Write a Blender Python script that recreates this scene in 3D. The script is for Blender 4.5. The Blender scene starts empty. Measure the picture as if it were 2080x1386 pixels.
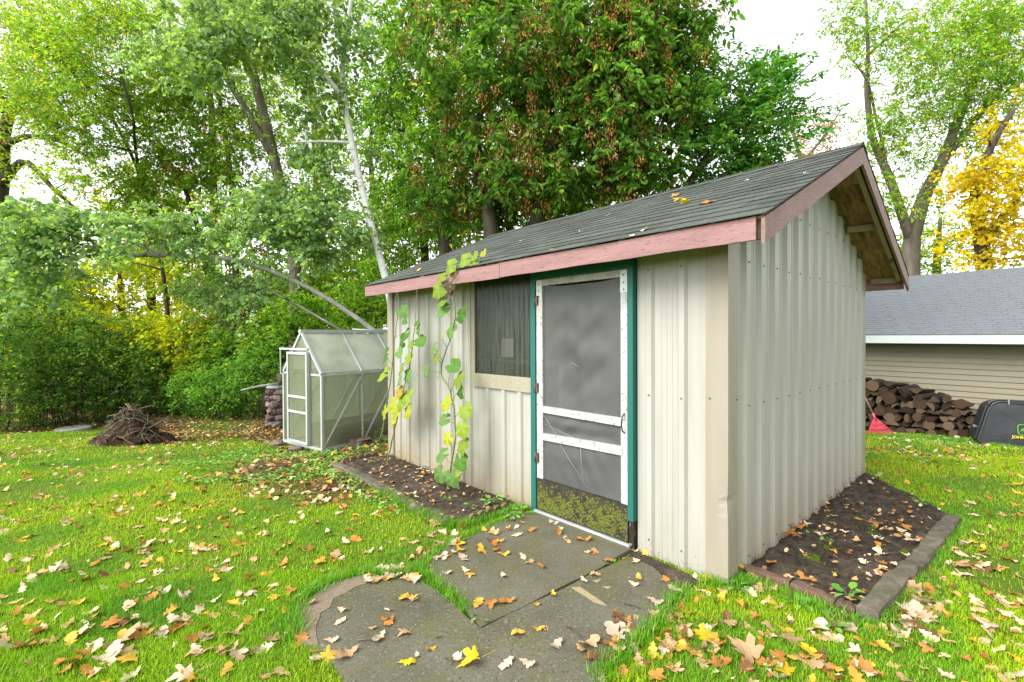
import bpy, math, random
import numpy as np
from mathutils import Matrix, Vector
random.seed(7); RNG = np.random.default_rng(7)
S = bpy.context.scene
COL = S.collection

# ------------------------------------------------------------------ camera
CF, CPITCH, CROLL, CH = 968.0, 0.0114, -0.005, 1.55      # focal length in photo pixels (2080 wide)
cam_d = bpy.data.cameras.new('camera'); cam = bpy.data.objects.new('camera', cam_d); COL.objects.link(cam)
cam_d.sensor_width = 36.0; cam_d.lens = CF / 2080 * 36.0; cam_d.clip_start = 0.05; cam_d.clip_end = 2000
_r = Vector((1, 0, 0)); _f = Vector((0, math.cos(CPITCH), -math.sin(CPITCH))); _u = _r.cross(_f)
_c, _s = math.cos(CROLL), math.sin(CROLL)
_X = _c * _r + _s * _u; _Y = -_s * _r + _c * _u
cam.matrix_world = Matrix(((_X.x, _Y.x, -_f.x, 0), (_X.y, _Y.y, -_f.y, 0), (_X.z, _Y.z, -_f.z, CH), (0, 0, 0, 1)))
S.camera = cam

# ------------------------------------------------------------------ sky, sun, exposure
w = bpy.data.worlds.new('World'); S.world = w; w.use_nodes = True
nt = w.node_tree; bg = nt.nodes['Background']
sky = nt.nodes.new('ShaderNodeTexSky'); sky.sky_type = 'NISHITA'; sky.sun_disc = False
SUN_EL, SUN_AZ = math.radians(42), math.radians(236)       # soft light from behind the camera, left
sky.sun_elevation = SUN_EL; sky.sun_rotation = SUN_AZ
sky.air_density = 1.0; sky.dust_density = 0.6; sky.ozone_density = 1.0
hs = nt.nodes.new('ShaderNodeHueSaturation'); hs.inputs['Saturation'].default_value = 0.12
nt.links.new(sky.outputs[0], hs.inputs['Color']); nt.links.new(hs.outputs[0], bg.inputs['Color'])
bg.inputs['Strength'].default_value = 0.115
sun_d = bpy.data.lights.new('sun', 'SUN'); sun_d.energy = 1.35; sun_d.angle = math.radians(40); sun_d.color = (1, .985, .96)
sun = bpy.data.objects.new('sun', sun_d); COL.objects.link(sun)
sdir = Vector((math.sin(SUN_AZ) * math.cos(SUN_EL), math.cos(SUN_AZ) * math.cos(SUN_EL), math.sin(SUN_EL)))
sun.rotation_euler = sdir.to_track_quat('Z', 'Y').to_euler()
S.view_settings.view_transform = 'Standard'; S.view_settings.look = 'None'
S.view_settings.exposure = 2.05; S.view_settings.gamma = 1.0; S.view_settings.use_curve_mapping = False
S.render.engine = 'CYCLES'
S.cycles.max_bounces = 8; S.cycles.transparent_max_bounces = 16; S.cycles.diffuse_bounces = 4
S.cycles.transmission_bounces = 6; S.cycles.caustics_reflective = False; S.cycles.caustics_refractive = False

# ------------------------------------------------------------------ place geometry helpers
YAW = 0.736; SC = np.array([1.32, 2.94])                    # shed corner and heading
UD = np.array([-math.sin(YAW), math.cos(YAW)]); VD = np.array([math.cos(YAW), math.sin(YAW)])
SL, SW = 4.30, 3.40                                         # shed length (front wall) and width (gable wall)

def sstep(a, b, t):
    t = np.clip((t - a) / (b - a), 0, 1); return t * t * (3 - 2 * t)

def gz(x, y):
    """ground height: level round the shed, falling away gently behind it"""
    x = np.asarray(x, float); y = np.asarray(y, float)
    ymax = 6 + 7 * sstep(0, 4, x)
    t = np.clip(y - 5, 0, None); t = np.minimum(t, ymax)
    z = -.12 * t * t / (t + 1)
    v = (x - SC[0]) * VD[0] + (y - SC[1]) * VD[1]; u = (x - SC[0]) * UD[0] + (y - SC[1]) * UD[1]
    d = np.hypot(np.maximum(np.maximum(-v, v - SW), 0), np.maximum(np.maximum(-u, u - SL), 0))
    z = z * sstep(.4, 2.4, d)
    z = z + sstep(.9, 2.2, d) * (.012 * np.sin(x * 1.7 + .4) * np.cos(y * 1.3) + .008 * np.sin(x * 4.1 + y * 2.3))
    return z

def pray(px, py):
    a, b = px - 1040., py - 693.; c, s = math.cos(CROLL), math.sin(CROLL)
    x = (c * a + s * b) / CF; up = -(-s * a + c * b) / CF
    c, s = math.cos(CPITCH), math.sin(CPITCH)
    return np.array([x, c + s * up, -s + c * up])

def at(px, py, D):
    """point in the pixel's direction at forward distance D"""
    d = pray(px, py); return d / d[1] * D + np.array([0, 0, CH])

def gnd(px, py, dz=0.):
    """point on the ground under a pixel"""
    d = pray(px, py); z = 0.
    for _ in range(40):
        t = (z + dz - CH) / d[2]; z = .5 * z + .5 * float(gz(t * d[0], t * d[1]))
    t = (z + dz - CH) / d[2]
    return np.array([t * d[0], t * d[1], z + dz])

def frontp(px, py, off=0.):
    """point (shed local) on a plane parallel to the front wall"""
    d = pray(px, py); n = VD; o = SC + off * VD
    t = (o @ n) / (d[:2] @ n); P = t * d; P[2] += CH
    return np.array([off, (P[:2] - SC) @ UD, P[2]])

def loc2w(p):
    q = SC + p[0] * VD + p[1] * UD; return np.array([q[0], q[1], p[2]])

# ------------------------------------------------------------------ object helpers
def tag(o, label=None, cat=None, group=None, kind=None):
    if label: o['label'] = label
    if cat: o['category'] = cat
    if group: o['group'] = group
    if kind: o['kind'] = kind
    return o

def empty(name, loc=(0, 0, 0), rz=0., label=None, cat=None, group=None):
    o = bpy.data.objects.new(name, None); COL.objects.link(o)
    o.location = loc; o.rotation_euler = (0, 0, rz); o.empty_display_size = .1
    return tag(o, label, cat, group)

def link(name, me, parent=None, loc=None, rot=None, scale=None):
    o = bpy.data.objects.new(name, me); COL.objects.link(o)
    if parent: o.parent = parent
    if loc is not None: o.location = loc
    if rot is not None: o.rotation_euler = rot
    if scale is not None: o.scale = scale
    return o

def copy_obj(src, parent=None, loc=None, rot=None, scale=None):
    o = src.copy(); COL.objects.link(o)
    if parent: o.parent = parent
    if loc is not None: o.location = loc
    if rot is not None: o.rotation_euler = rot
    if scale is not None: o.scale = scale
    return o

class MB:
    """collects shapes, builds ONE mesh object"""
    def __init__(s): s.v = []; s.f = []; s.m = []; s.sm = []
    def add(s, vs, fs, mi=0, smooth=False):
        b = len(s.v); s.v.extend([tuple(map(float, p)) for p in vs])
        for f in fs: s.f.append(tuple(i + b for i in f)); s.m.append(mi); s.sm.append(smooth)
    def hexa(s, p, mi=0):
        s.add(p, [(0, 3, 2, 1), (4, 5, 6, 7), (0, 1, 5, 4), (1, 2, 6, 5), (2, 3, 7, 6), (3, 0, 4, 7)], mi)
    def box(s, x0, x1, y0, y1, z0, z1, mi=0):
        s.hexa([(x0, y0, z0), (x1, y0, z0), (x1, y1, z0), (x0, y1, z0), (x0, y0, z1), (x1, y0, z1), (x1, y1, z1), (x0, y1, z1)], mi)
    def bar(s, a, b, wx, wy, up=(0, 0, 1), mi=0):
        """rectangular bar from a to b; wx across (perp to up), wy along up"""
        a = Vector(a); b = Vector(b); d = (b - a).normalized(); u = Vector(up)
        if abs(d.dot(u)) > .98: u = Vector((1, 0, 0))
        r = d.cross(u).normalized(); u = r.cross(d)
        q = []
        for p in (a, b):
            for sx, sy in ((-1, -1), (1, -1), (1, 1), (-1, 1)): q.append(p + r * sx * wx / 2 + u * sy * wy / 2)
        s.hexa(q, mi)
    def tube(s, pts, rad, n=6, mi=0, cap=True, smooth=True):
        pts = [Vector(p) for p in pts]
        if not hasattr(rad, '__len__'): rad = [rad] * len(pts)
        b = len(s.v); ref = Vector((.31, .17, .93))
        for i, p in enumerate(pts):
            d = (pts[min(i + 1, len(pts) - 1)] - pts[max(i - 1, 0)])
            if d.length < 1e-9: d = Vector((0, 0, 1))
            d.normalize()
            r = d.cross(ref)
            if r.length < .1: r = d.cross(Vector((1, 0, 0)))
            r.normalize(); q = d.cross(r)
            for k in range(n):
                a = 2 * math.pi * k / n; s.v.append(tuple(p + (r * math.cos(a) + q * math.sin(a)) * rad[i]))
        for i in range(len(pts) - 1):
            for k in range(n):
                k2 = (k + 1) % n
                s.f.append((b + i * n + k, b + i * n + k2, b + (i + 1) * n + k2, b + (i + 1) * n + k)); s.m.append(mi); s.sm.append(smooth)
        if cap:
            s.f.append(tuple(b + k for k in range(n))[::-1]); s.m.append(mi); s.sm.append(False)
            s.f.append(tuple(b + (len(pts) - 1) * n + k for k in range(n))); s.m.append(mi); s.sm.append(False)
    def mesh(s, name, mats):
        me = bpy.data.meshes.new(name); me.from_pydata(s.v, [], s.f)
        if not isinstance(mats, (list, tuple)): mats = [mats]
        for m in mats: me.materials.append(m)
        me.polygons.foreach_set('material_index', s.m); me.polygons.foreach_set('use_smooth', s.sm); me.update()
        return me
    def build(s, name, mats, parent=None, **k): return link(name, s.mesh(name, mats), parent, **k)

def npmesh(name, V, F, mat, col=None, smooth=False):
    """V (n,3); F (m,k) faces all of k corners; col (n,3) per vertex"""
    me = bpy.data.meshes.new(name); V = np.asarray(V, np.float32); F = np.asarray(F, np.int32)
    me.vertices.add(len(V)); me.vertices.foreach_set('co', V.ravel())
    k = F.shape[1]; me.loops.add(F.size); me.loops.foreach_set('vertex_index', F.ravel())
    me.polygons.add(len(F)); me.polygons.foreach_set('loop_start', np.arange(0, F.size, k, dtype=np.int32))
    me.polygons.foreach_set('loop_total', np.full(len(F), k, np.int32))
    if smooth: me.polygons.foreach_set('use_smooth', np.ones(len(F), bool))
    if col is not None:
        a = me.attributes.new('col', 'FLOAT_COLOR', 'POINT')
        c = np.ones((len(V), 4), np.float32); c[:, :3] = col; a.data.foreach_set('color', c.ravel())
    me.materials.append(mat); me.update(calc_edges=True); return me

def pip(poly, x, y):
    poly = np.asarray(poly); ins = np.zeros(np.shape(x), bool); j = len(poly) - 1
    for i in range(len(poly)):
        xi, yi = poly[i][:2]; xj, yj = poly[j][:2]
        c = ((yi > y) != (yj > y)) & (x < (xj - xi) * (y - yi) / (yj - yi + 1e-12) + xi); ins ^= c; j = i
    return ins

def vnoise(x, y, s=1., seed=0):
    r = np.random.default_rng(seed); o = np.zeros(np.shape(x))
    for k in range(9):
        a = r.uniform(0, 6.28); f = s * r.uniform(.5, 2.2); p = r.uniform(0, 6.28)
        o = o + np.sin((x * math.cos(a) + y * math.sin(a)) * f + p) / (1 + .25 * k)
    return o / 2.6

# ------------------------------------------------------------------ materials
def newmat(name):
    m = bpy.data.materials.new(name); m.use_nodes = True; t = m.node_tree
    return m, t, t.nodes['Principled BSDF'], (lambda k, **kw: _node(t, k, kw))
def _node(t, kind, kw):
    n = t.nodes.new(kind)
    for k, v in kw.items():
        if k.startswith('_'): setattr(n, k[1:], v)
        else: n.inputs[k].default_value = v
    return n
def c4(c): return (c[0] * .82, c[1] * .82, c[2] * .82, 1)

def M(name, c1, c2=None, scale=6., rough=.65, bump=0., bscale=None, spec=.3, metal=0., detail=6., stretch=(1, 1, 1),
      c3=None, s3=2., t3=(.55, .68), rnd=0., coord='Object', bdist=.01):
    """noise-blended colour with bump; c3 = blotches of a third colour; rnd = brightness jitter per object"""
    m, t, p, N = newmat(name); L = t.links.new
    tc = N('ShaderNodeTexCoord'); mp = N('ShaderNodeMapping'); mp.inputs['Scale'].default_value = stretch
    L(tc.outputs[coord], mp.inputs['Vector'])
    vec = mp.outputs[0]
    oi = N('ShaderNodeObjectInfo')
    if rnd:
        ad = N('ShaderNodeVectorMath', _operation='ADD'); sc = N('ShaderNodeVectorMath', _operation='SCALE'); sc.inputs[3].default_value = 37.
        cx = N('ShaderNodeCombineXYZ'); L(oi.outputs['Random'], cx.inputs[0]); L(oi.outputs['Random'], cx.inputs[1])
        L(cx.outputs[0], sc.inputs[0]); L(vec, ad.inputs[0]); L(sc.outputs[0], ad.inputs[1]); vec = ad.outputs[0]
    n1 = N('ShaderNodeTexNoise', Scale=scale, Detail=detail, Roughness=.6); L(vec, n1.inputs['Vector'])
    r = N('ShaderNodeMapRange'); r.inputs[1].default_value = .3; r.inputs[2].default_value = .7; L(n1.outputs[0], r.inputs[0])
    mx = N('ShaderNodeMix', _data_type='RGBA'); mx.inputs[6].default_value = c4(c1); mx.inputs[7].default_value = c4(c2 or c1)
    L(r.outputs[0], mx.inputs[0]); out = mx.outputs[2]
    if c3:
        n3 = N('ShaderNodeTexNoise', Scale=s3, Detail=8., Roughness=.65); L(vec, n3.inputs['Vector'])
        r3 = N('ShaderNodeMapRange'); r3.inputs[1].default_value = t3[0]; r3.inputs[2].default_value = t3[1]; L(n3.outputs[0], r3.inputs[0])
        m3 = N('ShaderNodeMix', _data_type='RGBA'); m3.inputs[7].default_value = c4(c3); L(out, m3.inputs[6]); L(r3.outputs[0], m3.inputs[0]); out = m3.outputs[2]
    if rnd:
        mr = N('ShaderNodeMapRange'); mr.inputs[3].default_value = 1 - rnd; mr.inputs[4].default_value = 1 + rnd; L(oi.outputs['Random'], mr.inputs[0])
        vm = N('ShaderNodeVectorMath', _operation='SCALE'); L(out, vm.inputs[0]); L(mr.outputs[0], vm.inputs[3]); out = vm.outputs[0]
    L(out, p.inputs['Base Color']); p.inputs['Roughness'].default_value = rough
    p.inputs['Specular IOR Level'].default_value = spec; p.inputs['Metallic'].default_value = metal
    if bump:
        nb = N('ShaderNodeTexNoise', Scale=bscale or scale * 3, Detail=8., Roughness=.65); L(vec, nb.inputs['Vector'])
        b = N('ShaderNodeBump', Strength=bump, Distance=bdist); L(nb.outputs[0], b.inputs['Height']); L(b.outputs[0], p.inputs['Normal'])
    return m

def leafmat(name, trans=.4, rough=.6, spec=.12, gain=1.):
    """colour from the 'col' attribute; part of the light passes through"""
    m, t, p, N = newmat(name); L = t.links.new
    a = N('ShaderNodeAttribute', _attribute_name='col')
    L(a.outputs['Color'], p.inputs['Base Color']); p.inputs['Roughness'].default_value = rough; p.inputs['Specular IOR Level'].default_value = spec
    tr = N('ShaderNodeBsdfTranslucent'); g = N('ShaderNodeMix', _data_type='RGBA', _blend_type='MULTIPLY'); g.inputs[0].default_value = 1
    g.inputs[7].default_value = (1.25 * gain, 1.2 * gain, .45, 1); L(a.outputs['Color'], g.inputs[6]); L(g.outputs[2], tr.inputs['Color'])
    mx = N('ShaderNodeMixShader'); mx.inputs[0].default_value = trans
    L(p.outputs[0], mx.inputs[1]); L(tr.outputs[0], mx.inputs[2]); L(mx.outputs[0], t.nodes['Material Output'].inputs[0])
    return m

def flatleaf(name, c1, c2, trans=.25, rough=.6, scale=25., rnd=.25):
    m = M(name, c1, c2, scale=scale, rough=rough, spec=.2, rnd=rnd, bump=.2, bscale=60)
    t = m.node_tree; p = t.nodes['Principled BSDF']; L = t.links.new
    tr = t.nodes.new('ShaderNodeBsdfTranslucent'); L(p.inputs['Base Color'].links[0].from_socket, tr.inputs['Color'])
    mx = t.nodes.new('ShaderNodeMixShader'); mx.inputs[0].default_value = trans
    L(p.outputs[0], mx.inputs[1]); L(tr.outputs[0], mx.inputs[2]); L(mx.outputs[0], t.nodes['Material Output'].inputs[0])
    return m

def paint(name, c, wood, amount=.62, rough=.55, c_dirty=None, scale=9., stretch=(1, 1, 1), grain=.25):
    """old paint on wood: grain relief, chips showing the wood"""
    m = M(name, c, c_dirty or tuple(x * .86 for x in c), scale=scale, rough=rough, c3=wood, s3=scale * 5, t3=(amount, amount + .05),
          bump=grain, bscale=scale * 8, stretch=stretch, bdist=.006)
    return m

MAT = {}
MAT['bark_dark'] = M('bark_dark', (.055, .042, .03), (.12, .1, .075), 9, .9, 1.0, 14, .1, stretch=(1, 1, .25), c3=(.13, .15, .09), s3=3, t3=(.58, .7), bdist=.03)
MAT['bark_grey'] = M('bark_grey', (.10, .085, .06), (.2, .18, .14), 8, .9, 1.0, 14, .1, stretch=(1, 1, .25), c3=(.1, .13, .07), s3=2.5, t3=(.6, .7), bdist=.03)
MAT['bark_white'] = M('bark_white', (.8, .8, .76), (.6, .6, .56), 5, .75, .4, 18, .15, stretch=(1, 1, 2.5), c3=(.05, .045, .04), s3=7, t3=(.6, .64), bdist=.01)
MAT['bark_aspen'] = M('bark_aspen', (.42, .42, .37), (.2, .2, .16), 5, .8, .5, 18, .15, c3=(.06, .055, .05), s3=6, t3=(.58, .66), bdist=.01)
MAT['leaf'] = leafmat('leaf', .48)
MAT['leaf_far'] = leafmat('leaf_far', .55)
MAT['grass'] = leafmat('grass', .35, .5, .25)
MAT['weed'] = leafmat('weed', .3, .45)
MAT['litter'] = leafmat('litter', .12, .7, .15, .8)
MAT['seeds'] = leafmat('seeds', .25, .7, .1, .9)
MAT['panel'] = None
def panel_mat(name, c, stain=1.15):
    m, t, p, N = newmat(name); L = t.links.new
    tc = N('ShaderNodeTexCoord'); sp = N('ShaderNodeSeparateXYZ'); L(tc.outputs['Object'], sp.inputs[0])
    mp = N('ShaderNodeMapping'); mp.inputs['Scale'].default_value = (14, 14, 1.2); L(tc.outputs['Object'], mp.inputs[0])
    st = N('ShaderNodeTexNoise', Scale=1., Detail=6., Roughness=.6); L(mp.outputs[0], st.inputs[0])      # vertical streaks
    bl = N('ShaderNodeTexNoise', Scale=1.6, Detail=5., Roughness=.6); L(tc.outputs['Object'], bl.inputs[0])
    fine = N('ShaderNodeTexNoise', Scale=42., Detail=4., Roughness=.7); L(tc.outputs['Object'], fine.inputs[0])
    a = N('ShaderNodeMix', _data_type='RGBA'); a.inputs[6].default_value = c4(c); a.inputs[7].default_value = c4([x * y for x, y in zip(c, (.86, .85, .78))])
    r = N('ShaderNodeMapRange'); r.inputs[1].default_value = .35; r.inputs[2].default_value = .75; L(st.outputs[0], r.inputs[0]); L(r.outputs[0], a.inputs[0])
    # splashed soil: low band with ragged top
    z = N('ShaderNodeMapRange'); z.inputs[1].default_value = .0; z.inputs[2].default_value = .62; z.inputs[3].default_value = 1; z.inputs[4].default_value = 0; L(sp.outputs[2], z.inputs[0])
    pw = N('ShaderNodeMath', _operation='POWER'); pw.inputs[1].default_value = 1.7; L(z.outputs[0], pw.inputs[0])
    ml = N('ShaderNodeMath', _operation='MULTIPLY'); L(pw.outputs[0], ml.inputs[0]); L(bl.outputs[0], ml.inputs[1])
    m2 = N('ShaderNodeMath', _operation='MULTIPLY'); m2.inputs[1].default_value = stain; L(ml.outputs[0], m2.inputs[0])
    b = N('ShaderNodeMix', _data_type='RGBA'); L(a.outputs[2], b.inputs[6]); b.inputs[7].default_value = (.26, .21, .12, 1); L(m2.outputs[0], b.inputs[0])
    # dark specks near the ground
    z2 = N('ShaderNodeMapRange'); z2.inputs[1].default_value = 0; z2.inputs[2].default_value = .3; z2.inputs[3].default_value = .56; z2.inputs[4].default_value = .8; L(sp.outputs[2], z2.inputs[0])
    gt = N('ShaderNodeMath', _operation='GREATER_THAN'); L(fine.outputs[0], gt.inputs[0]); L(z2.outputs[0], gt.inputs[1])
    g2 = N('ShaderNodeMath', _operation='MULTIPLY'); g2.inputs[1].default_value = .6; L(gt.outputs[0], g2.inputs[0])
    d = N('ShaderNodeMix', _data_type='RGBA'); L(b.outputs[2], d.inputs[6]); d.inputs[7].default_value = (.09, .07, .045, 1); L(g2.outputs[0], d.inputs[0])
    L(d.outputs[2], p.inputs['Base Color']); p.inputs['Roughness'].default_value = .5; p.inputs['Specular IOR Level'].default_value = .35
    bp = N('ShaderNodeBump', Strength=.08, Distance=.02); L(bl.outputs[0], bp.inputs['Height']); L(bp.outputs[0], p.inputs['Normal'])
    return m
MAT['panel'] = panel_mat('panel', (.41, .402, .362))
MAT['panel_clean'] = panel_mat('panel_clean', (.41, .402, .362), .45); MAT['panel_dirty'] = panel_mat('panel_dirty', (.41, .402, .362), 1.7)
MAT['trim_tan'] = panel_mat('trim_tan', (.33, .295, .235), .35)
MAT['pink'] = paint('pink', (.36, .20, .19), (.12, .08, .07), .60, .7, (.27, .145, .135), 4, (5, .7, 6), .9)
MAT['pink_old'] = paint('pink_old', (.34, .22, .195), (.12, .08, .065), .585, .75, (.25, .16, .14), 6, (1, 5, 2.5), .9)
MAT['green'] = paint('green', (.015, .135, .11), (.07, .06, .045), .61, .5, (.015, .13, .1), 8)
MAT['white'] = paint('white', (.56, .56, .54), (.16, .14, .11), .585, .55, (.40, .395, .36), 8)
MAT['oldwood'] = M('oldwood', (.26, .15, .065), (.46, .31, .16), 6, .8, .6, 30, .15, stretch=(1, 6, 1), c3=(.07, .045, .03), s3=2.4, t3=(.52, .68), rnd=.35)
MAT['rafter'] = M('rafter', (.42, .34, .2), (.3, .24, .14), 8, .8, .5, 40, .15, stretch=(1, 1, 1), c3=(.07, .06, .04), s3=5, t3=(.6, .7))
MAT['shingle'] = M('shingle', (.068, .078, .066), (.125, .138, .118), 60, .85, .8, 160, .2, c3=(.15, .15, .12), s3=140, t3=(.6, .68), rnd=.22)
MAT['shingle_far'] = M('shingle_far', (.12, .135, .15), (.19, .205, .22), 30, .75, .5, 90, .3, c3=(.3, .31, .32), s3=80, t3=(.63, .7), rnd=.15)
MAT['siding'] = M('siding', (.25, .225, .15), (.23, .205, .135), 3, .55, .15, 60, .3, rnd=.05)
MAT['siding_trim'] = M('siding_trim', (.2, .175, .105), None, 3, .6)
MAT['fascia_white'] = M('fascia_white', (.52, .56, .545), (.46, .50, .485), 2, .45, spec=.4)
MAT['soil'] = M('soil', (.06, .046, .034), (.17, .135, .10), 14, .95, 1.0, 40, .1, c3=(.24, .2, .155), s3=5, t3=(.56, .75), bdist=.06)
MAT['edging'] = M('edging', (.1, .085, .062), (.2, .17, .13), 18, .9, .9, 50, .15, c3=(.09, .1, .045), s3=4, t3=(.5, .65), rnd=.15)
MAT['edging_red'] = M('edging_red', (.17, .08, .055), (.12, .09, .07), 12, .9, .9, 50, .15, c3=(.09, .09, .045), s3=5, t3=(.55, .68), rnd=.15)
MAT['scallop'] = M('scallop', (.13, .095, .045), (.2, .15, .08), 12, .9, .6, 50, .15, rnd=.2)
MAT['stone'] = M('stone', (.16, .12, .1), (.27, .22, .19), 5, .9, 1.0, 12, .15, c3=(.12, .06, .055), s3=3, t3=(.5, .6), bdist=.04, rnd=.3)
MAT['conc_plain'] = M('conc_plain', (.3, .3, .29), (.4, .4, .39), 6, .85, .4, 40, .2)
MAT['alu'] = M('alu', (.62, .65, .64), (.5, .53, .52), 8, .42, spec=.5, metal=.35)
MAT['stick'] = M('stick', (.1, .075, .05), (.22, .18, .13), 12, .85, .5, 40, .1, rnd=.45)
MAT['mound'] = M('mound', (.06, .035, .02), (.15, .09, .055), 16, .95, 1.0, 30, .1, bdist=.05)
MAT['bark_log'] = M('bark_log', (.04, .03, .022), (.10, .075, .055), 14, .9, 1.0, 26, .1, c3=(.2, .16, .11), s3=7, t3=(.55, .66), rnd=.4, bdist=.03)
MAT['cut_log'] = M('cut_log', (.085, .045, .026), (.04, .027, .02), 10, .85, .6, 40, .15, c3=(.03, .022, .018), s3=4, t3=(.54, .66), rnd=.5)
MAT['cut_pale'] = M('cut_pale', (.17, .11, .065), (.09, .06, .04), 10, .85, .6, 40, .15, c3=(.05, .04, .03), s3=4, t3=(.6, .7), rnd=.3)
MAT['rake_red'] = M('rake_red', (.6, .035, .075), (.7, .12, .16), 8, .4, spec=.5)
MAT['wood_handle'] = M('wood_handle', (.36, .22, .15), (.25, .14, .09), 12, .6, .2, 60)
MAT['rake_steel'] = M('rake_steel', (.7, .6, .6), None, 5, .4, metal=.5)
MAT['bag'] = M('bag', (.010, .011, .014), (.018, .02, .024), 9, .5, .35, 40, .4)
MAT['bag_rim'] = M('bag_rim', (.025, .027, .03), None, 5, .35, spec=.5)
MAT['buckle'] = M('buckle', (.35, .37, .4), None, 5, .4, metal=.6)
MAT['deco_yellow'] = M('deco_yellow', (.5, .42, .02), None, 5, .5)
MAT['deco_green'] = M('deco_green', (.1, .3, .03), None, 5, .5)
MAT['paper'] = M('paper', (.7, .68, .58), None, 5, .8)
MAT['interior'] = M('interior', (.1, .085, .065), (.06, .05, .04), 4, .9)
MAT['steel_dark'] = M('steel_dark', (.2, .16, .14), (.1, .06, .05), 20, .5, metal=.6)
MAT['screw'] = M('screw', (.12, .11, .1), None, 5, .5, metal=.4)
MAT['stem'] = M('stem', (.2, .23, .06), (.13, .16, .04), 20, .6)
MAT['string'] = M('string', (.3, .24, .15), None, 20, .9)
MAT['dark_leaf'] = M('dark_leaf', (.05, .035, .02), (.11, .07, .04), 20, .8)

def concrete_mat():
    m, t, p, N = newmat('concrete'); L = t.links.new
    tc = N('ShaderNodeTexCoord')
    def noise(s, d=6., r=.6):
        n = N('ShaderNodeTexNoise', Scale=s, Detail=d, Roughness=r); L(tc.outputs['Object'], n.inputs[0]); return n.outputs[0]
    def ramp(f, a, b):
        r = N('ShaderNodeMapRange'); r.inputs[1].default_value = a; r.inputs[2].default_value = b; L(f, r.inputs[0]); return r.outputs[0]
    def mix(f, a, b):
        x = N('ShaderNodeMix', _data_type='RGBA'); L(f, x.inputs[0])
        for i, q in ((6, a), (7, b)):
            if isinstance(q, tuple): x.inputs[i].default_value = c4(q)
            else: L(q, x.inputs[i])
        return x.outputs[2]
    c = mix(ramp(noise(1.7), .35, .65), (.095, .088, .055), (.165, .155, .11))       # damp grey with algae
    c = mix(ramp(noise(4., 8.), .46, .7), c, (.125, .12, .045))
    c = mix(ramp(noise(60., 4., .75), .56, .66), c, (.25, .235, .18))                # exposed grit
    c = mix(ramp(noise(85., 3., .7), .58, .66), c, (.045, .042, .028))
    L(c, p.inputs['Base Color'])
    rr = N('ShaderNodeMapRange'); rr.inputs[1].default_value = .35; rr.inputs[2].default_value = .65; rr.inputs[3].default_value = .45; rr.inputs[4].default_value = .8
    L(noise(2.3), rr.inputs[0]); L(rr.outputs[0], p.inputs['Roughness']); p.inputs['Specular IOR Level'].default_value = .35
    b = N('ShaderNodeBump', Strength=.6, Distance=.006); L(noise(110., 6., .7), b.inputs['Height']); L(b.outputs[0], p.inputs['Normal'])
    return m
MAT['concrete'] = concrete_mat()
MAT['sand'] = M('sand', (.3, .24, .17), (.2, .16, .11), 70, .95, .6, 120, .1, c3=(.1, .075, .05), s3=50, t3=(.6, .7))
MAT['spill'] = M('spill', (.4, .32, .17), (.3, .25, .13), 30, .9, .3, 100)

def ground_mat():
    m, t, p, N = newmat('ground'); L = t.links.new
    tc = N('ShaderNodeTexCoord'); a = N('ShaderNodeAttribute', _attribute_name='col'); sp = N('ShaderNodeSeparateColor'); L(a.outputs['Color'], sp.inputs[0])
    def noise(s):
        n = N('ShaderNodeTexNoise', Scale=s, Detail=8., Roughness=.65); L(tc.outputs['Object'], n.inputs[0]); return n.outputs[0]
    def mix(f, x, y):
        k = N('ShaderNodeMix', _data_type='RGBA'); L(f, k.inputs[0])
        for i, q in ((6, x), (7, y)):
            if isinstance(q, tuple): k.inputs[i].default_value = c4(q)
            else: L(q, k.inputs[i])
        return k.outputs[2]
    lawn = mix(noise(11.), (.07, .12, .014), (.15, .24, .02))
    dirt = mix(noise(9.), (.05, .035, .022), (.17, .1, .055))
    dirt = mix(noise(40.), dirt, (.1, .07, .04))
    L(mix(sp.outputs[0], lawn, dirt), p.inputs['Base Color']); p.inputs['Roughness'].default_value = .95; p.inputs['Specular IOR Level'].default_value = .1
    b = N('ShaderNodeBump', Strength=.8, Distance=.03); L(noise(35.), b.inputs['Height']); L(b.outputs[0], p.inputs['Normal'])
    return m
MAT['ground'] = ground_mat()

def see_through(name, col, alpha, rough, spec, gloss=.0, col2=None, scale=3., trans=0., stretch=(1, 1, 1)):
    """thin sheet that lets (1-alpha) of the view through"""
    m = M(name, col, col2 or col, scale=scale, rough=rough, spec=spec, stretch=stretch)
    t = m.node_tree; p = t.nodes['Principled BSDF']; L = t.links.new; sh = p.outputs[0]
    if trans:
        tr = t.nodes.new('ShaderNodeBsdfTranslucent'); tr.inputs[0].default_value = c4(col)
        k = t.nodes.new('ShaderNodeMixShader'); k.inputs[0].default_value = trans; L(sh, k.inputs[1]); L(tr.outputs[0], k.inputs[2]); sh = k.outputs[0]
    tp = t.nodes.new('ShaderNodeBsdfTransparent'); mx = t.nodes.new('ShaderNodeMixShader'); mx.inputs[0].default_value = alpha
    L(tp.outputs[0], mx.inputs[1]); L(sh, mx.inputs[2]); L(mx.outputs[0], t.nodes['Material Output'].inputs[0])
    return m
MAT['screen'] = see_through('screen', (.10, .10, .097), .78, .45, .4, col2=(.13, .13, .126), scale=2.2)
MAT['poly_pane'] = see_through('poly_pane', (.56, .60, .44), .44, .1, .5, col2=(.34, .38, .2), scale=2.6, trans=.6)
MAT['poly_roof'] = see_through('poly_roof', (.86, .9, .8), .66, .22, .5, col2=(.46, .50, .38), scale=3., trans=.45)
MAT['window_sheet'] = see_through('window_sheet', (.06, .07, .055), .62, .2, .5, col2=(.22, .235, .19), scale=6., trans=.35, stretch=(1, 9, .7))

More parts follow.
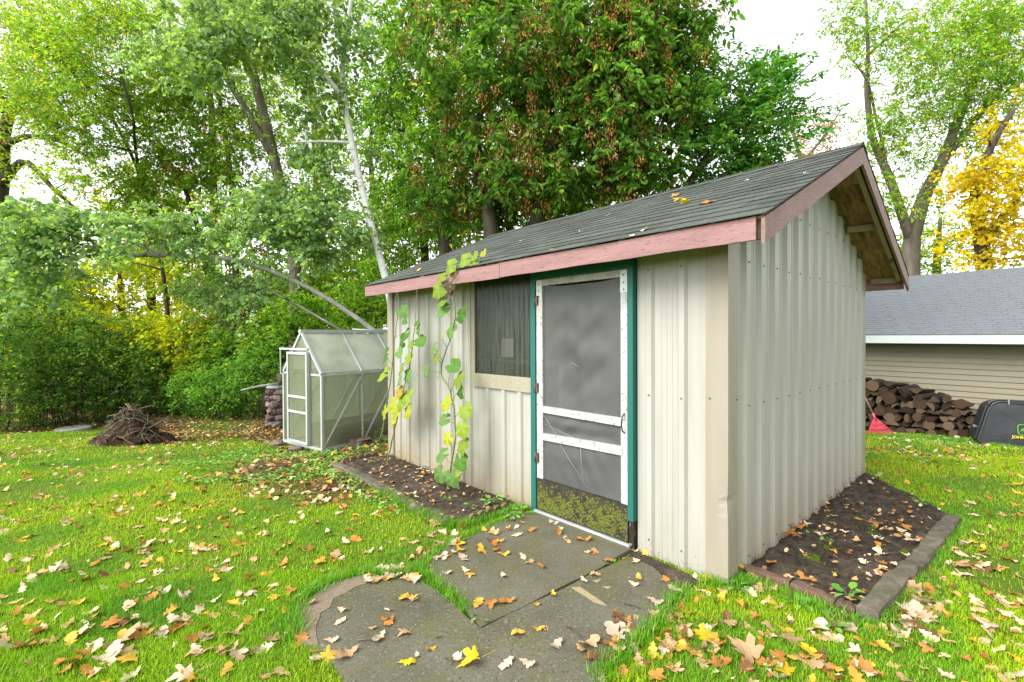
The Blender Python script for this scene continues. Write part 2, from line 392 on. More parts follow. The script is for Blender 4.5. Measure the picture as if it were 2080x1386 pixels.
def lichen_mat():
    m = M('kick_wood', (.03, .026, .018), (.07, .06, .045), 22, .9, .9, 50, .1, stretch=(1, 1, .3), c3=(.22, .2, .16), s3=30, t3=(.64, .7))
    return m
MAT['kick'] = lichen_mat()
MAT['lichen'] = leafmat('lichen', .05, .8, .1)

# ================================================================== GROUND
def axis(vals):
    o = []
    for a, b, st in vals: o.extend(np.arange(a, b, st))
    return np.array(o + [vals[-1][1]])
gx = axis([(-400, -100, 50), (-100, -30, 10), (-30, -14, 1.5), (-14, 14, .16), (14, 30, 1.5), (30, 100, 10), (100, 400, 50)])
gy = axis([(-60, -10, 10), (-10, 0, 1.), (0, 16, .16), (16, 40, 1.5), (40, 120, 10), (120, 600, 60)])
X, Y = np.meshgrid(gx, gy); Z = gz(X, Y)
HEDGE = [gnd(*p)[:2] for p in [(-60, 885), (60, 878), (180, 868), (330, 845), (420, 835), (540, 838)]]   # foot of the shrubs
def litter_amount(x, y):
    """1 = bare leaf-strewn soil (under the trees), 0 = lawn"""
    d = np.full(np.shape(x), 99.)
    for a, b in zip(HEDGE[:-1], HEDGE[1:]):
        ab = b - a; t = np.clip(((x - a[0]) * ab[0] + (y - a[1]) * ab[1]) / (ab @ ab), 0, 1)
        d = np.minimum(d, np.hypot(x - a[0] - t * ab[0], y - a[1] - t * ab[1]))
    hb = np.interp(x, [p[0] for p in HEDGE], [p[1] for p in HEDGE])
    k = np.where(y > hb, 1., 1 - sstep(.1, .8, d)) * (x < 1.5)
    q = pip([gnd(*p)[:2] for p in [(300, 850), (545, 835), (585, 880), (590, 915), (470, 890), (340, 905), (290, 885)]], x, y)
    k = np.maximum(k, q * .8)
    k = np.maximum(k, .75 * sstep(1.0, .2, np.hypot(x - gh_c[0], y - gh_c[1]) - .8))
    k = np.maximum(k, (y > 15) * 1.)
    return np.clip(k + .25 * vnoise(x, y, 3., 3) * (k > .05), 0, 1)
gh_c = gnd(700, 935)[:2]
K = litter_amount(X, Y)
nx, ny = len(gx), len(gy); idx = np.arange(nx * ny).reshape(ny, nx)
F = np.stack([idx[:-1, :-1], idx[:-1, 1:], idx[1:, 1:], idx[1:, :-1]], -1).reshape(-1, 4)
V = np.stack([X, Y, Z], -1).reshape(-1, 3)
tag(link('ground', npmesh('ground', V, F, MAT['ground'], np.repeat(K.reshape(-1, 1), 3, 1), True)), kind='structure')

# ------------------------------------------------------------------ concrete patio (two slabs)
def crop2(pts): return [gnd(560 + x * .4038, 980 + y * .4038)[:2] for x, y in pts]
SLAB_A = crop2([(1335, 168), (1790, 357), (1640, 452), (1330, 608), (1033, 762), (880, 560), (765, 450), (800, 395), (850, 350), (1000, 285), (1080, 235), (1180, 190)])
SLAB_B = crop2([(150, 770), (160, 690), (230, 610), (330, 555), (440, 518), (560, 500), (700, 505), (800, 560), (900, 640), (1033, 767), (1335, 612), (1642, 457), (1790, 395), (1900, 450), (2030, 545), (2010, 600), (1920, 700), (1800, 800), (1700, 900), (1600, 1005)]) \
    + [np.array([.40, 1.7]), np.array([.35, .6]), np.array([.3, -3.]), np.array([-.8, -3.]), np.array([-.78, .6]), np.array([-.77, 1.7])] + crop2([(345, 1005), (260, 880)])
def extrude_poly(poly, z0, z1, jit=0.):
    mb = MB(); n = len(poly); P = [(p[0], p[1]) for p in poly]
    mb.add([(x, y, z1) for x, y in P], [tuple(range(n))]); mb.add([(x, y, z0) for x, y in P], [tuple(range(n))[::-1]])
    for i in range(n):
        j = (i + 1) % n; mb.add([(*P[i], z0), (*P[j], z0), (*P[j], z1), (*P[i], z1)], [(0, 1, 2, 3)])
    return mb
def ccw(poly):
    a = sum(p[0] * q[1] - q[0] * p[1] for p, q in zip(poly, poly[1:] + poly[:1])); return poly if a > 0 else poly[::-1]
def subdivide(poly, step=.12, jit=.008):
    o = []
    for p, q in zip(poly, poly[1:] + poly[:1]):
        k = max(1, int(np.hypot(*(q - p)) / step))
        for i in range(k): o.append(p + (q - p) * i / k + (RNG.normal(0, jit, 2) if i else 0))
    return o
patio = extrude_poly(subdivide(ccw(SLAB_A)), -.06, .034).build('patio', MAT['concrete']); tag(patio, kind='structure')
patio2 = extrude_poly(subdivide(ccw(SLAB_B)), -.06, .03).build('slab', MAT['concrete'], patio)
# sandy margin where the slab edge has broken up, and a pale dried spill
SAND = crop2([(110, 790), (95, 690), (150, 600), (280, 525), (420, 488), (520, 500), (400, 545), (290, 600), (225, 670), (200, 740), (215, 830), (150, 830)])
sand = extrude_poly(subdivide(ccw(SAND), .06, .012), -.02, .0335).build('sand_margin', MAT['sand'], patio)
for pts in ([(1485, 555), (1530, 550), (1580, 585), (1640, 625), (1665, 650), (1600, 630), (1540, 590)], [(1640, 547), (1690, 550), (1670, 562)], [(1800, 690), (1830, 700), (1820, 725), (1800, 715)], [(1590, 520), (1640, 510), (1620, 528)]):
    extrude_poly(ccw(crop2(pts)), .0305, .0312).build('dried_spill', MAT['spill'], patio)
PATIO_POLYS = [SLAB_A, SLAB_B]

# ================================================================== SHED
shed = empty('garden_shed', (SC[0], SC[1], 0), YAW, 'cream ribbed metal garden shed with grey shingle roof and pink fascia', 'shed')
AP, EZ, SLOPE = 1.70, 2.172, .436           # ridge line, roof top at the eave, pitch
OHE, OHG = .32, .335
def rtop(v): return EZ + SLOPE * ((v + OHE) if v < AP else (2 * AP + OHE - v))

def ribs_profile(p0, p1, ribs, base=.036, top=.02, hgt=.021, minor=(.08, .16)):
    pts = [(p0, 0.)]
    allr = sorted([(r, base, top, hgt) for r in ribs] + [(r + d, .011, .005, .004) for r in ribs for d in minor])
    for r, b, t, h in allr:
        if r - b <= pts[-1][0] + .002 or r + b >= p1 - .002: continue
        pts += [(r - b, 0.), (r - t, h), (r + t, h), (r + b, 0.)]
    pts.append((p1, 0.)); return pts
def panel(name, axis_, prof, z0, zt, at_=0., sign=-1, mat='panel'):
    """ribbed sheet; axis_ 'y' = front/back wall, 'x' = gable wall"""
    mb = MB(); vs = []; k = []
    P = []
    for a, b in zip(prof[:-1], prof[1:]):
        n = 1
        for i in range(n): P.append((a[0] + (b[0] - a[0]) * i / n, a[1] + (b[1] - a[1]) * i / n))
    P.append(prof[-1])
    for p, o in P:
        zz = zt(p) if callable(zt) else zt
        xy = (at_ + sign * o, p) if axis_ == 'y' else (p, at_ + sign * o)
        vs += [(*xy, z0), (*xy, zz)]
    n = len(P)
    fs = [(2 * i, 2 * i + 2, 2 * i + 3, 2 * i + 1) for i in range(n - 1)]
    if (axis_ == 'y') == (sign < 0): fs = [f[::-1] for f in fs]
    mb.add(vs, fs); return mb.build(name, MAT[mat], shed)
WT = 2.19
left_ribs = [4.044 - .2185 * k for k in range(7)]
panel('wall_panel', 'y', ribs_profile(2.50, SL - .004, left_ribs + [2.60]), -.05, WT, mat='panel_dirty')
panel('wall_panel', 'y', ribs_profile(1.672, 2.50, [2.31, 2.075, 1.853]), -.05, 1.12, mat='panel_dirty')
panel('wall_panel', 'y', ribs_profile(.004, .63, [.527, .284], minor=(.08, .16, .04, .12)), -.05, WT, mat='panel_clean')
gribs = [.035 + .2475 * k for k in range(14)]
panel('wall_panel', 'x', ribs_profile(.004, SW - .004, gribs, .062, .036, .026, (.105, .14)), -.05, lambda v: rtop(v) - .045)
panel('wall_panel', 'x', ribs_profile(.004, SW - .004, gribs), -.35, lambda v: rtop(v) - .045, SL, 1)
panel('wall_panel', 'y', ribs_profile(.004, SL - .004, [.1 + .2475 * k for k in range(17)]), -.35, WT, SW, 1)
# fill above the door opening and window, concrete floor, interior lining
mb = MB(); mb.box(.0, .02, .63, 2.5, 2.14, WT); mb.build('header_panel', MAT['panel'], shed)
mb = MB(); mb.box(.05, SW - .05, .05, SL - .05, -.05, .012); mb.build('floor', MAT['interior'], shed)
mb = MB(); mb.box(SW - .06, SW - .04, .05, SL - .05, .0, 2.1); mb.build('inner_wall', MAT['interior'], shed)
# corner trims (folded sheet)
def trim(name, pts, z0, z1, mat='trim_tan'):
    mb = MB(); n = len(pts); z = z1 if callable(z1) else (lambda p: z1)
    mb.add([q for p in pts for q in ((p[0], p[1], z0), (p[0], p[1], z(p)))], [(2 * i, 2 * i + 1, 2 * i + 3, 2 * i + 2) for i in range(n - 1)])
    o = mb.build(name, MAT[mat], shed); return o
c = .024
mb = MB()   # near corner: dented low down, so it gets height divisions
zs = [-.05, .3, .42, .48, .52, .56, .62, .72, .9, 1.4, 2.2]
dent = {.42: .003, .48: .009, .52: .014, .56: .006, .62: .003}
vs = []
for z in zs:
    d = dent.get(z, 0)
    for p in [(0.0, .122), (-c, .118), (-c, .05), (-c + d, -c + d), (.05, -c + d * .4), (.118, -c), (.122, .0)]: vs.append((*p, z))
fs = [(i * 7 + k, i * 7 + k + 1, (i + 1) * 7 + k + 1, (i + 1) * 7 + k) for i in range(len(zs) - 1) for k in range(6)]
mb.add(vs, fs); mb.build('corner_trim', MAT['trim_tan'], shed)
trim('corner_trim', [(-.0, SL - .11), (-c, SL - .106), (-c, SL + c), (.1, SL + c), (.104, SL)], -.05, 2.2)
trim('corner_trim', [(SW - .10, 0), (SW - .096, -c), (SW + c, -c), (SW + c, .1), (SW, .104)], -.05, lambda p: 2.2)
trim('corner_trim', [(SW, SL - .1), (SW + c, SL - .096), (SW + c, SL + c), (SW - .096, SL + c), (SW - .1, SL)], -.35, lambda p: 2.2)
# screws
mb = MB(); mb.tube([(0, 0, 0), (0, 0, .005)], .006, 6); scr_me = mb.mesh('screw', MAT['screw'])
def screw(x, y, z, face): link('screw', scr_me, shed, (x, y, z), (0, -math.pi / 2, 0) if face == 'f' else (math.pi / 2, 0, 0))
for k in range(1, 14):
    v = .035 + .2475 * k; screw(v, -.026, 1.085, 'g'); screw(v, -.026, 2.02 + .008 * math.sin(k * 3.), 'g')
    if .6 < v < 2.7: screw(v, -.026, 2.45, 'g')
    screw(v, -.026, .1, 'g')
for u in (.527, .284): screw(-.021, u, 1.13, 'f'); screw(-.021, u, .12, 'f'); screw(-.021, u, 2.0, 'f')
screw(-c, .09, 1.15, 'f'); screw(.10, -c, 1.14, 'g')
for u in left_ribs: screw(-.021, u, .11, 'f'); screw(-.021, u, 1.09, 'f')
for u in (2.4, 2.2, 1.95, 1.78): screw(-.024, u, 1.12, 'f')

# ---- window: corrugated translucent sheet with tan flashing
win = empty('window', (0, 0, 0)); win.parent = shed
mb = MB(); n = 220; u0, u1 = 1.69, 2.50; vs = []
for i in range(n + 1):
    u = u0 + (u1 - u0) * i / n; x = -.004 - .018 * abs(math.cos(math.pi * u / .0665)) ** 5
    vs += [(x, u, 1.10), (x, u, 2.15)]
mb.add(vs, [(2 * i, 2 * i + 1, 2 * i + 3, 2 * i + 2) for i in range(n)], smooth=True); mb.build('translucent_sheet', MAT['window_sheet'], win)
MAT['flash'] = panel_mat('flash', (.35, .32, .235))
mb = MB(); mb.box(-.028, -.019, 1.684, 2.545, 1.045, 1.178); mb.build('sill_flashing', MAT['flash'], win)
mb = MB(); mb.box(-.030, -.017, 2.492, 2.546, 1.1785, 2.14); mb.build('side_flashing', MAT['flash'], win)
mb = MB(); mb.box(.30, .303, 2.28, 2.46, 1.33, 1.52); mb.build('paper_notice', MAT['paper'], win)
mb = MB(); mb.box(.5, .9, 1.8, 3.2, 1.25, 1.29); mb.box(.5, .54, 1.8, 1.84, 0.012, 1.25); mb.box(.5, .54, 3.1, 3.14, .012, 1.25)
mb.build('bench_shelf', MAT['rafter'], shed)

# ---- door frame and screen door
fr = empty('door_frame'); fr.parent = shed
for nm, b in (('jamb', (-.048, .03, 1.618, 1.675, .03, 2.15)), ('jamb', (-.048, .03, .638, .684, .215, 2.15)), ('header', (-.049, .03, .684, 1.618, 2.0265, 2.15)), ('jamb_stub', (-.03, .03, .645, .684, .0, .2145))):
    mb = MB(); mb.box(*b); mb.build(nm, MAT['green'] if nm != 'jamb_stub' else MAT['kick'], fr)
mb = MB(); mb.box(-.062, -.01, .66, 1.62, .033, .047); mb.box(-.068, -.06, .66, 1.62, .033, .052); mb.build('threshold', MAT['alu'], fr)
door = empty('screen_door'); door.parent = shed
D0, D1 = .688, 1.612
def dbox(nm, b, m, bev=True):
    mb = MB(); mb.box(*b); return mb.build(nm, MAT[m], door)
dbox('stile', (-.036, -.006, 1.542, D1, .32, 2.024), 'white'); dbox('stile', (-.036, -.006, D0, .748, .32, 2.024), 'white')
dbox('rail', (-.0355, -.0065, .748, 1.542, 1.972, 2.024), 'white')
mb = MB(); mb.hexa([(-.04, .74, .885), (-.008, .74, .885), (-.008, 1.55, .893), (-.04, 1.55, .893), (-.04, .74, .945), (-.008, .74, .945), (-.008, 1.55, .948), (-.04, 1.55, .948)]); mb.build('rail', MAT['white'], door)
mb = MB(); mb.hexa([(-.04, .735, .672), (-.008, .735, .672), (-.008, 1.55, .658), (-.04, 1.55, .658), (-.04, .735, .738), (-.008, .735, .738), (-.008, 1.55, .715), (-.04, 1.55, .715)]); mb.build('rail', MAT['white'], door)
for u0, u1, z0, z1, s in ((.74, 1.55, .93, 1.985, 1), (.74, 1.55, .70, .905, 2), (.70, 1.55, .30, .69, 3)):
    nu, nz = 26, 34; vs = []
    for i in range(nu + 1):
        for j in range(nz + 1):
            a, b = i / nu, j / nz; u = u0 + (u1 - u0) * a; zt = z1 - (.035 * math.sin(math.pi * a) + .006 * math.sin(9 * a) if s == 1 else 0)
            z = z0 + (zt - z0) * b; e = math.sin(math.pi * a) * math.sin(math.pi * min(b, .95)) ** .5
            x = -.018 + e * (.018 * float(vnoise(u, z, 6., s)) + .012 * float(vnoise(u * 1. + z, z - u, 16., s + 5)) + .010 * math.sin(3 * b + 2 * a))
            vs.append((x, u, z))
    mb = MB(); mb.add(vs, [(i * (nz + 1) + j, i * (nz + 1) + j + 1, (i + 1) * (nz + 1) + j + 1, (i + 1) * (nz + 1) + j) for i in range(nu) for j in range(nz)], smooth=True)
    mb.build('screen', MAT['screen'], door)
kick = dbox('kick_panel', (-.045, -.012, D0 - .004, 1.606, .052, .322), 'kick')
# lichen crust: small flakes, thicker in the middle of the board
n = 12000; uu = RNG.uniform(D0, 1.60, n); zz = .06 + .255 * RNG.beta(1.25, 1.6, n)
dens = .62 + .45 * vnoise(uu, zz, 11., 21) + .5 * vnoise(uu, zz, 60., 22) + .4 * vnoise(uu, zz, 140., 23) - .9 * np.clip((zz - .2) / .12, 0, 1) * .75 - .25 * (uu > 1.5)
keep = RNG.random(n) < np.clip(dens, 0, 1); uu, zz = uu[keep], zz[keep]; n = len(uu)
ang = np.linspace(0, 2 * np.pi, 7)[:-1]; r = RNG.uniform(.002, .006, (n, 1)) * RNG.uniform(.7, 1.2, (n, 6)); hgt = RNG.uniform(.001, .006, n)
V = np.zeros((n, 7, 3)); V[:, :6, 0] = -.0452; V[:, :6, 1] = uu[:, None] + r * np.cos(ang); V[:, :6, 2] = zz[:, None] + r * np.sin(ang)
V[:, 6, 0] = -.0452 - hgt; V[:, 6, 1] = uu; V[:, 6, 2] = zz
F = np.array([[6, k, (k + 1) % 6] for k in range(6)])[None] + (np.arange(n) * 7)[:, None, None]
cc = np.array([.105, .125, .014]) * RNG.uniform(.25, 1.5, (n, 1)) + RNG.uniform(0, .025, (n, 1)) * np.array([1, .9, .7])
o = link('lichen', npmesh('lichen', V.reshape(-1, 3), F.reshape(-1, 3), MAT['lichen'], np.repeat(cc, 7, 0)), kick); tag(o, kind='stuff')
for uz in ((1.598, 1.85), (1.598, 1.1), (1.598, .5)):
    mb = MB(); mb.box(-.052, -.036, uz[0] - .012, uz[0] + .03, uz[1] - .04, uz[1] + .04); mb.tube([(-.053, uz[0] + .018, uz[1] - .042), (-.053, uz[0] + .018, uz[1] + .042)], .006, 8)
    mb.build('hinge', MAT['steel_dark'], door)
mb = MB(); mb.tube([(-.036, .716, .98), (-.062, .716, .965), (-.074, .716, .93), (-.074, .716, .89), (-.062, .716, .855), (-.036, .716, .84)], .006, 8); mb.build('pull_handle', MAT['steel_dark'], door)
for u0, u1 in ((.69, .75), (1.545, 1.61)):
    mb = MB(); mb.box(-.0385, -.036, u0, u1, 1.86, 2.022); mb.build('corner_plate', MAT['alu'], door)
    for z in (1.88, 1.93, 1.985):
        link('plate_screw', scr_me, door, (-.0385, (u0 + u1) / 2, z), (0, -math.pi / 2, 0))
for a, b in (((1.535, .88), (1.36, .70)), ((1.53, .80), (1.12, .715)), ((1.37, .68), (1.06, .36)), ((1.13, .66), (1.10, .40)), ((1.22, 1.335), (1.14, 1.30))):  # pale scratches on the screens, built as hair-thin tubes
    mb = MB(); mb.tube([(-.034, a[0], a[1]), (-.036, (a[0] + b[0]) / 2 + .004, (a[1] + b[1]) / 2), (-.034, b[0], b[1])], .0009, 4); mb.build('screen_scratch', MAT['alu'], door)

# ---- roof: deck boards, shingles, fascia, rakes
roof = empty('roof'); roof.parent = shed
UA, UB = -OHG, SL + .0
cs = 1 / math.sqrt(1 + SLOPE ** 2); sn = SLOPE * cs
def rp(side, s, u, h=0.):
    """point on the roof: s metres up the slope from the eave edge, h above the deck top"""
    v = -OHE + s * cs; z = EZ + s * sn
    v -= h * sn; z += h * cs
    if side: v = 2 * AP - v
    return (v, u, z)
SLEN = (AP + OHE) / cs
nb = 10
for side in (0, 1):
    for k in range(nb):
        a, b = SLEN * k / nb + .002, SLEN * (k + 1) / nb - .002
        mb = MB(); mb.hexa([rp(side, a, UA + .012, -.020), rp(side, b, UA + .012, -.020), rp(side, b, UB, -.020), rp(side, a, UB, -.020), rp(side, a, UA + .012, -.004), rp(side, b, UA + .012, -.004), rp(side, b, UB, -.004), rp(side, a, UB, -.004)])
        mb.build('deck_board', MAT['oldwood'], roof)
ROWS = 14; EXP = (SLEN + .01) / ROWS; TAB = .305
# shingle piece: lower (butt) edge proud of the course below
def shingle_mesh():
    mb = MB(); W_, T = TAB - .004, .0045; Ln = EXP + .05
    mb.hexa([(0, 0, .0095), (W_, 0, .0095), (W_, Ln, .0005), (0, Ln, .0005), (0, 0, .0095 + T), (W_, 0, .0095 + T), (W_, Ln, .0005 + T), (0, Ln, .0005 + T)])
    return mb.mesh('shingle', MAT['shingle'])
sh_me = shingle_mesh(); rnd = random.Random(3)
for side in (0, 1):
    far = MB()
    for r_ in range(ROWS):
        s0 = -.028 + r_ * EXP; uo = UA - .02 - (r_ % 2) * TAB / 2 - .03 * ((r_ * 7) % 3)
        k = 0
        while True:
            a = uo + k * TAB; b = a + TAB; k += 1
            if b <= UA - .015: continue
            if a >= UB + .01: break
            a2, b2 = max(a, UA - .018), min(b, UB + .014)
            if b2 - a2 < .03: continue
            sag = -.003 + .004 * math.sin(a * 2.1) * math.sin(s0 * 1.4 + .5)
            p = rp(side, s0 + rnd.uniform(-.0025, .0025), a2, sag * .6 + .004)
            up = Vector((cs if not side else -cs, 0, sn)); al = Vector((0, 1, 0)); nn = Vector((-sn if not side else sn, 0, cs))
            up = (up + nn * rnd.uniform(-.004, .003)).normalized()
            if side: p = rp(side, s0, b2, 0.004); al = -al
            nn = al.cross(up).normalized()
            if nn.z < 0: nn = -nn
            m4 = Matrix(((al.x, up.x, nn.x, p[0]), (al.y, up.y, nn.y, p[1]), (al.z, up.z, nn.z, p[2]), (0, 0, 0, 1))) @ Matrix.Diagonal(((b2 - a2) / TAB, 1, 1, 1))
            if side == 0:
                o = link('shingle', sh_me, roof); o.matrix_basis = m4
            else:
                far.add([m4 @ Vector(v.co) for v in sh_me.vertices], [tuple(f.vertices) for f in sh_me.polygons])
    if side: tag(far.build('back_slope_shingles', MAT['shingle'], roof), kind='stuff')
# ridge caps
k = 0; u = UA - .018
while u < UB:
    u2 = min(u + .30, UB + .012); mb = MB(); h0 = .018
    apz = EZ + SLEN * sn
    mb.add([(AP - .13, u, apz - .13 * SLOPE + .024), (AP, u, apz + .030), (AP + .13, u, apz - .13 * SLOPE + .024), (AP - .13, u2 + .02, apz - .13 * SLOPE + .018), (AP, u2 + .02, apz + .023), (AP + .13, u2 + .02, apz - .13 * SLOPE + .018)],
           [(0, 3, 4, 1), (1, 4, 5, 2)])
    mb.add([(AP - .13, u, apz - .13 * SLOPE + .019), (AP, u, apz + .024), (AP + .13, u, apz - .13 * SLOPE + .019), (AP - .13, u, apz - .13 * SLOPE + .024), (AP, u, apz + .030), (AP + .13, u, apz - .13 * SLOPE + .024)], [(0, 1, 4, 3), (1, 2, 5, 4)])
    mb.build('ridge_shingle', MAT['shingle'], roof); u = u2
# fascia boards (front in two lengths, ends rotted back), rake boards, fly rafters, lookouts
def fas(u0, u1, z0a, z0b, x=-OHE - .012):
    mb = MB(); n = 24; vs = []
    for i in range(n + 1):
        u = u0 + (u1 - u0) * i / n; z0 = z0a + (z0b - z0a) * i / n + .002 * math.sin(u * 9); z1 = z0 + .122
        for xx, zz in ((x, z0), (x + .02, z0), (x + .02, z1), (x, z1)): vs.append((xx, u, zz))
    fs = [(i * 4 + k, (i + 1) * 4 + k, (i + 1) * 4 + (k + 1) % 4, i * 4 + (k + 1) % 4) for i in range(n) for k in range(4)] + [(0, 1, 2, 3), (n * 4 + 3, n * 4 + 2, n * 4 + 1, n * 4)]
    mb.add(vs, fs); return mb.build('fascia_board', MAT['pink'], roof)
fas(-.30, 1.752, 2.046, 2.040); fas(1.758, UB + .005, 2.036, 2.044)
mb = MB(); mb.box(2 * AP + OHE - .008, 2 * AP + OHE + .012, UA + .03, UB, 2.035, 2.157); mb.build('fascia_board', MAT['pink'], roof)
mb = MB(); mb.box(-OHE + .012, -OHE + .03, -.318, -.25, 2.05, 2.15); mb.build('rotten_blocking', MAT['dark_leaf'], roof)
def rake(u, side, mat, t=.02, drop=.010, hgt=.134, s0=0., s1=None, nm='rake_board'):
    v0, v1 = -OHE + s0, (AP if s1 is None else s1); q = []
    for uu in (u, u + t):
        for v, dz in ((v0, -drop - hgt), (v1, -drop - hgt), (v1, -drop), (v0, -drop)):
            vv = v if not side else 2 * AP - v
            q.append((vv, uu, EZ + SLOPE * (v + OHE) + dz))
    mb = MB(); mb.hexa(q); return mb.build(nm, MAT[mat], roof)
rake(UA - .012, 0, 'pink_old', s0=-.012, s1=AP - .001); rake(UA - .0125, 1, 'pink_old', s0=-.02, s1=AP - .001)
rake(UA + .030, 1, 'rafter', .036, .026, .095, .14, AP - .03, 'fly_rafter'); rake(UA + .030, 0, 'rafter', .036, .026, .095, .05, AP - .03, 'fly_rafter')
rake(UB - .012, 0, 'pink_old'); rake(UB - .0125, 1, 'pink_old')
for side, s in ((1, 1.12), (1, .03), (0, 1.12), (0, .03)):
    a = rp(side, s, UA + .068, -.052); b = rp(side, s, -.024, -.052)
    mb = MB(); mb.bar(a, b, .038, .06); mb.build('lookout', MAT['rafter'], roof)
mb = MB(); mb.bar(rp(1, .035, UA + .01, -.055), rp(1, .17, UA + .01, -.055), .034, .085); mb.build('rafter_patch', MAT['rafter'], roof)
# fibrous edge of the sheathing at the wall, roof trusses inside are out of sight

# ================================================================== GARAGE
GA = math.radians(-54.5)
g0 = at(1757, 690, 10.6)
GX = np.array([math.cos(GA), math.sin(GA)]); GY = np.array([-math.sin(GA), math.cos(GA)])
gar = empty('garage', (g0[0], g0[1], 0), GA, 'long low garage with tan lap siding, white fascia and blue-grey shingles', 'garage')
def gl(x, y, z=0): return np.array([g0[0] + x * GX[0] + y * GX[1] * 0 + y * GY[0], g0[1] + x * GX[1] + y * GY[1], z])
gx0, gx1 = -3.2, 7.5; FZ1 = 1.535; FZ0 = 1.355; OVG = .5
mb = MB(); mb.box(gx0, gx1, .02, 5.6, -1.2, 1.5); mb.build('wall_core', MAT['siding_trim'], gar)
z = FZ0 - .06; k = 0
while z > -.75:
    mb = MB(); z2 = z - .109
    mb.add([(gx0, .018, z), (gx1, .018, z), (gx1, -.004, z2 + .0), (gx0, -.004, z2), (gx1, .018, z2), (gx0, .018, z2)], [(0, 3, 2, 1), (3, 5, 4, 2)])
    mb.build('siding_board', MAT['siding'], gar); z = z2; k += 1
mb = MB(); mb.box(gx0, gx1, -OVG, .019, FZ0 + .012, FZ0 + .024); mb.build('soffit', MAT['siding_trim'], gar)
mb = MB(); mb.box(gx0, gx1, -.02, .0175, FZ0 - .06, FZ0 + .011); mb.build('frieze_board', MAT['siding_trim'], gar)
mb = MB(); mb.box(gx0 - .1, gx1, -OVG - .022, -OVG - .001, FZ0, FZ1 - .012); mb.build('fascia_board', MAT['fascia_white'], gar)
GP = math.radians(18.9); GLEN = 5.0
def grp(x, s, h=0.): return (x, -OVG - .03 + s * math.cos(GP) - h * math.sin(GP), FZ1 - .01 + s * math.sin(GP) + h * math.cos(GP))
mb = MB()
ye, ze = grp(0, GLEN)[1:]
mb.add([(gx0 - .1, *grp(0, 0, -.004)[1:]), (gx1, *grp(0, 0, -.004)[1:]), (gx1, ye, ze), (gx0 - .1, ye, ze), (gx0 - .1, 2 * ye + .4, FZ1), (gx1, 2 * ye + .4, FZ1)], [(0, 1, 2, 3), (3, 2, 5, 4)])
mb.build('roof_deck', MAT['shingle_far'], gar)
mb = MB(); rows = 36; ex = GLEN / rows
for r_ in range(rows):
    x = gx0 - .1 - (r_ % 2) * .15 - .05 * ((r_ * 5) % 3)
    while x < gx1:
        a, b = max(x, gx0 - .1), min(x + .297, gx1)
        if b - a > .02:
            h0 = .011 + rnd.uniform(-.002, .003); s0 = r_ * ex
            mb.add([grp(a, s0, 0.), grp(b, s0, 0.), grp(b, s0, h0), grp(a, s0, h0), grp(b, s0 + ex + .01, .004), grp(a, s0 + ex + .01, .004)], [(0, 1, 2, 3), (3, 2, 4, 5)])
        x += .305
tag(mb.build('shingles', MAT['shingle_far'], gar), kind='stuff')

# ================================================================== GARDEN BEDS
def soil_patch(name, poly, parent, lift=.03, cell=.035, seed=1, bump=.03):
    poly = [np.asarray(p[:2]) for p in poly]; a = np.array(poly); x0, y0 = a.min(0); x1, y1 = a.max(0)
    xs = np.arange(x0, x1 + cell, cell); ys = np.arange(y0, y1 + cell, cell); X, Y = np.meshgrid(xs, ys)
    edge = np.full(X.shape, 9.)
    for p, q in zip(poly, poly[1:] + poly[:1]):
        d = q - p; t = np.clip(((X - p[0]) * d[0] + (Y - p[1]) * d[1]) / (d @ d), 0, 1); edge = np.minimum(edge, np.hypot(X - p[0] - t * d[0], Y - p[1] - t * d[1]))
    ins = pip(poly, X, Y)
    n = bump * (vnoise(X, Y, 5., seed) + .6 * vnoise(X, Y, 14., seed + 1) + .45 * vnoise(X, Y, 38., seed + 2)) + np.random.default_rng(seed).normal(0, .007, X.shape)
    Z = gz(X, Y) + np.where(ins, lift * np.clip(edge / .06 + .4, 0, 1) + n * np.clip(edge / .1, .2, 1), .004)
    idx = np.arange(X.size).reshape(X.shape); F = np.stack([idx[:-1, :-1], idx[:-1, 1:], idx[1:, 1:], idx[1:, :-1]], -1).reshape(-1, 4)
    keep = (ins | (edge < cell)).ravel()[F].all(1); F = F[keep]; used = np.unique(F); re = np.full(X.size, -1); re[used] = np.arange(len(used))
    V = np.stack([X, Y, Z], -1).reshape(-1, 3)[used]; me = npmesh(name, V - np.array(parent.location), re[F], MAT['soil'], smooth=True)
    return link(name, me, parent)
def block_between(a, b, wid, hgt, m, parent, nm, lift=.0, jit=.004):
    """one edging block on the ground from a to b (world xy), slightly uneven"""
    a = np.array(a[:2]); b = np.array(b[:2]); d = (b - a) / np.hypot(*(b - a)); nrm = np.array([-d[1], d[0]]) * wid / 2; L0 = np.array(parent.location)
    mb = MB(); q = []; n = 6; ch = .012
    sec = [(-1, -.06), (1, -.06), (1, hgt - ch), (1 - 2 * ch / wid, hgt), (-1 + 2 * ch / wid, hgt), (-1, hgt - ch)]
    vs = []
    for i in range(n + 1):
        p = a + d * (np.hypot(*(b - a)) - .006) * i / n
        for s, h in sec:
            w_ = p + nrm * s; e = RNG.normal(0, jit, 3) * (.4 if i in (0, n) else 1)
            vs.append(np.array([w_[0], w_[1], float(gz(*p)) + lift + h]) + e - L0)
    k = len(sec); fs = [(i * k + j, i * k + (j + 1) % k, (i + 1) * k + (j + 1) % k, (i + 1) * k + j) for i in range(n) for j in range(k)]
    fs += [tuple(range(k))[::-1], tuple(n * k + j for j in range(k))]
    mb.add(vs, fs); return mb.build(nm, MAT[m], parent)

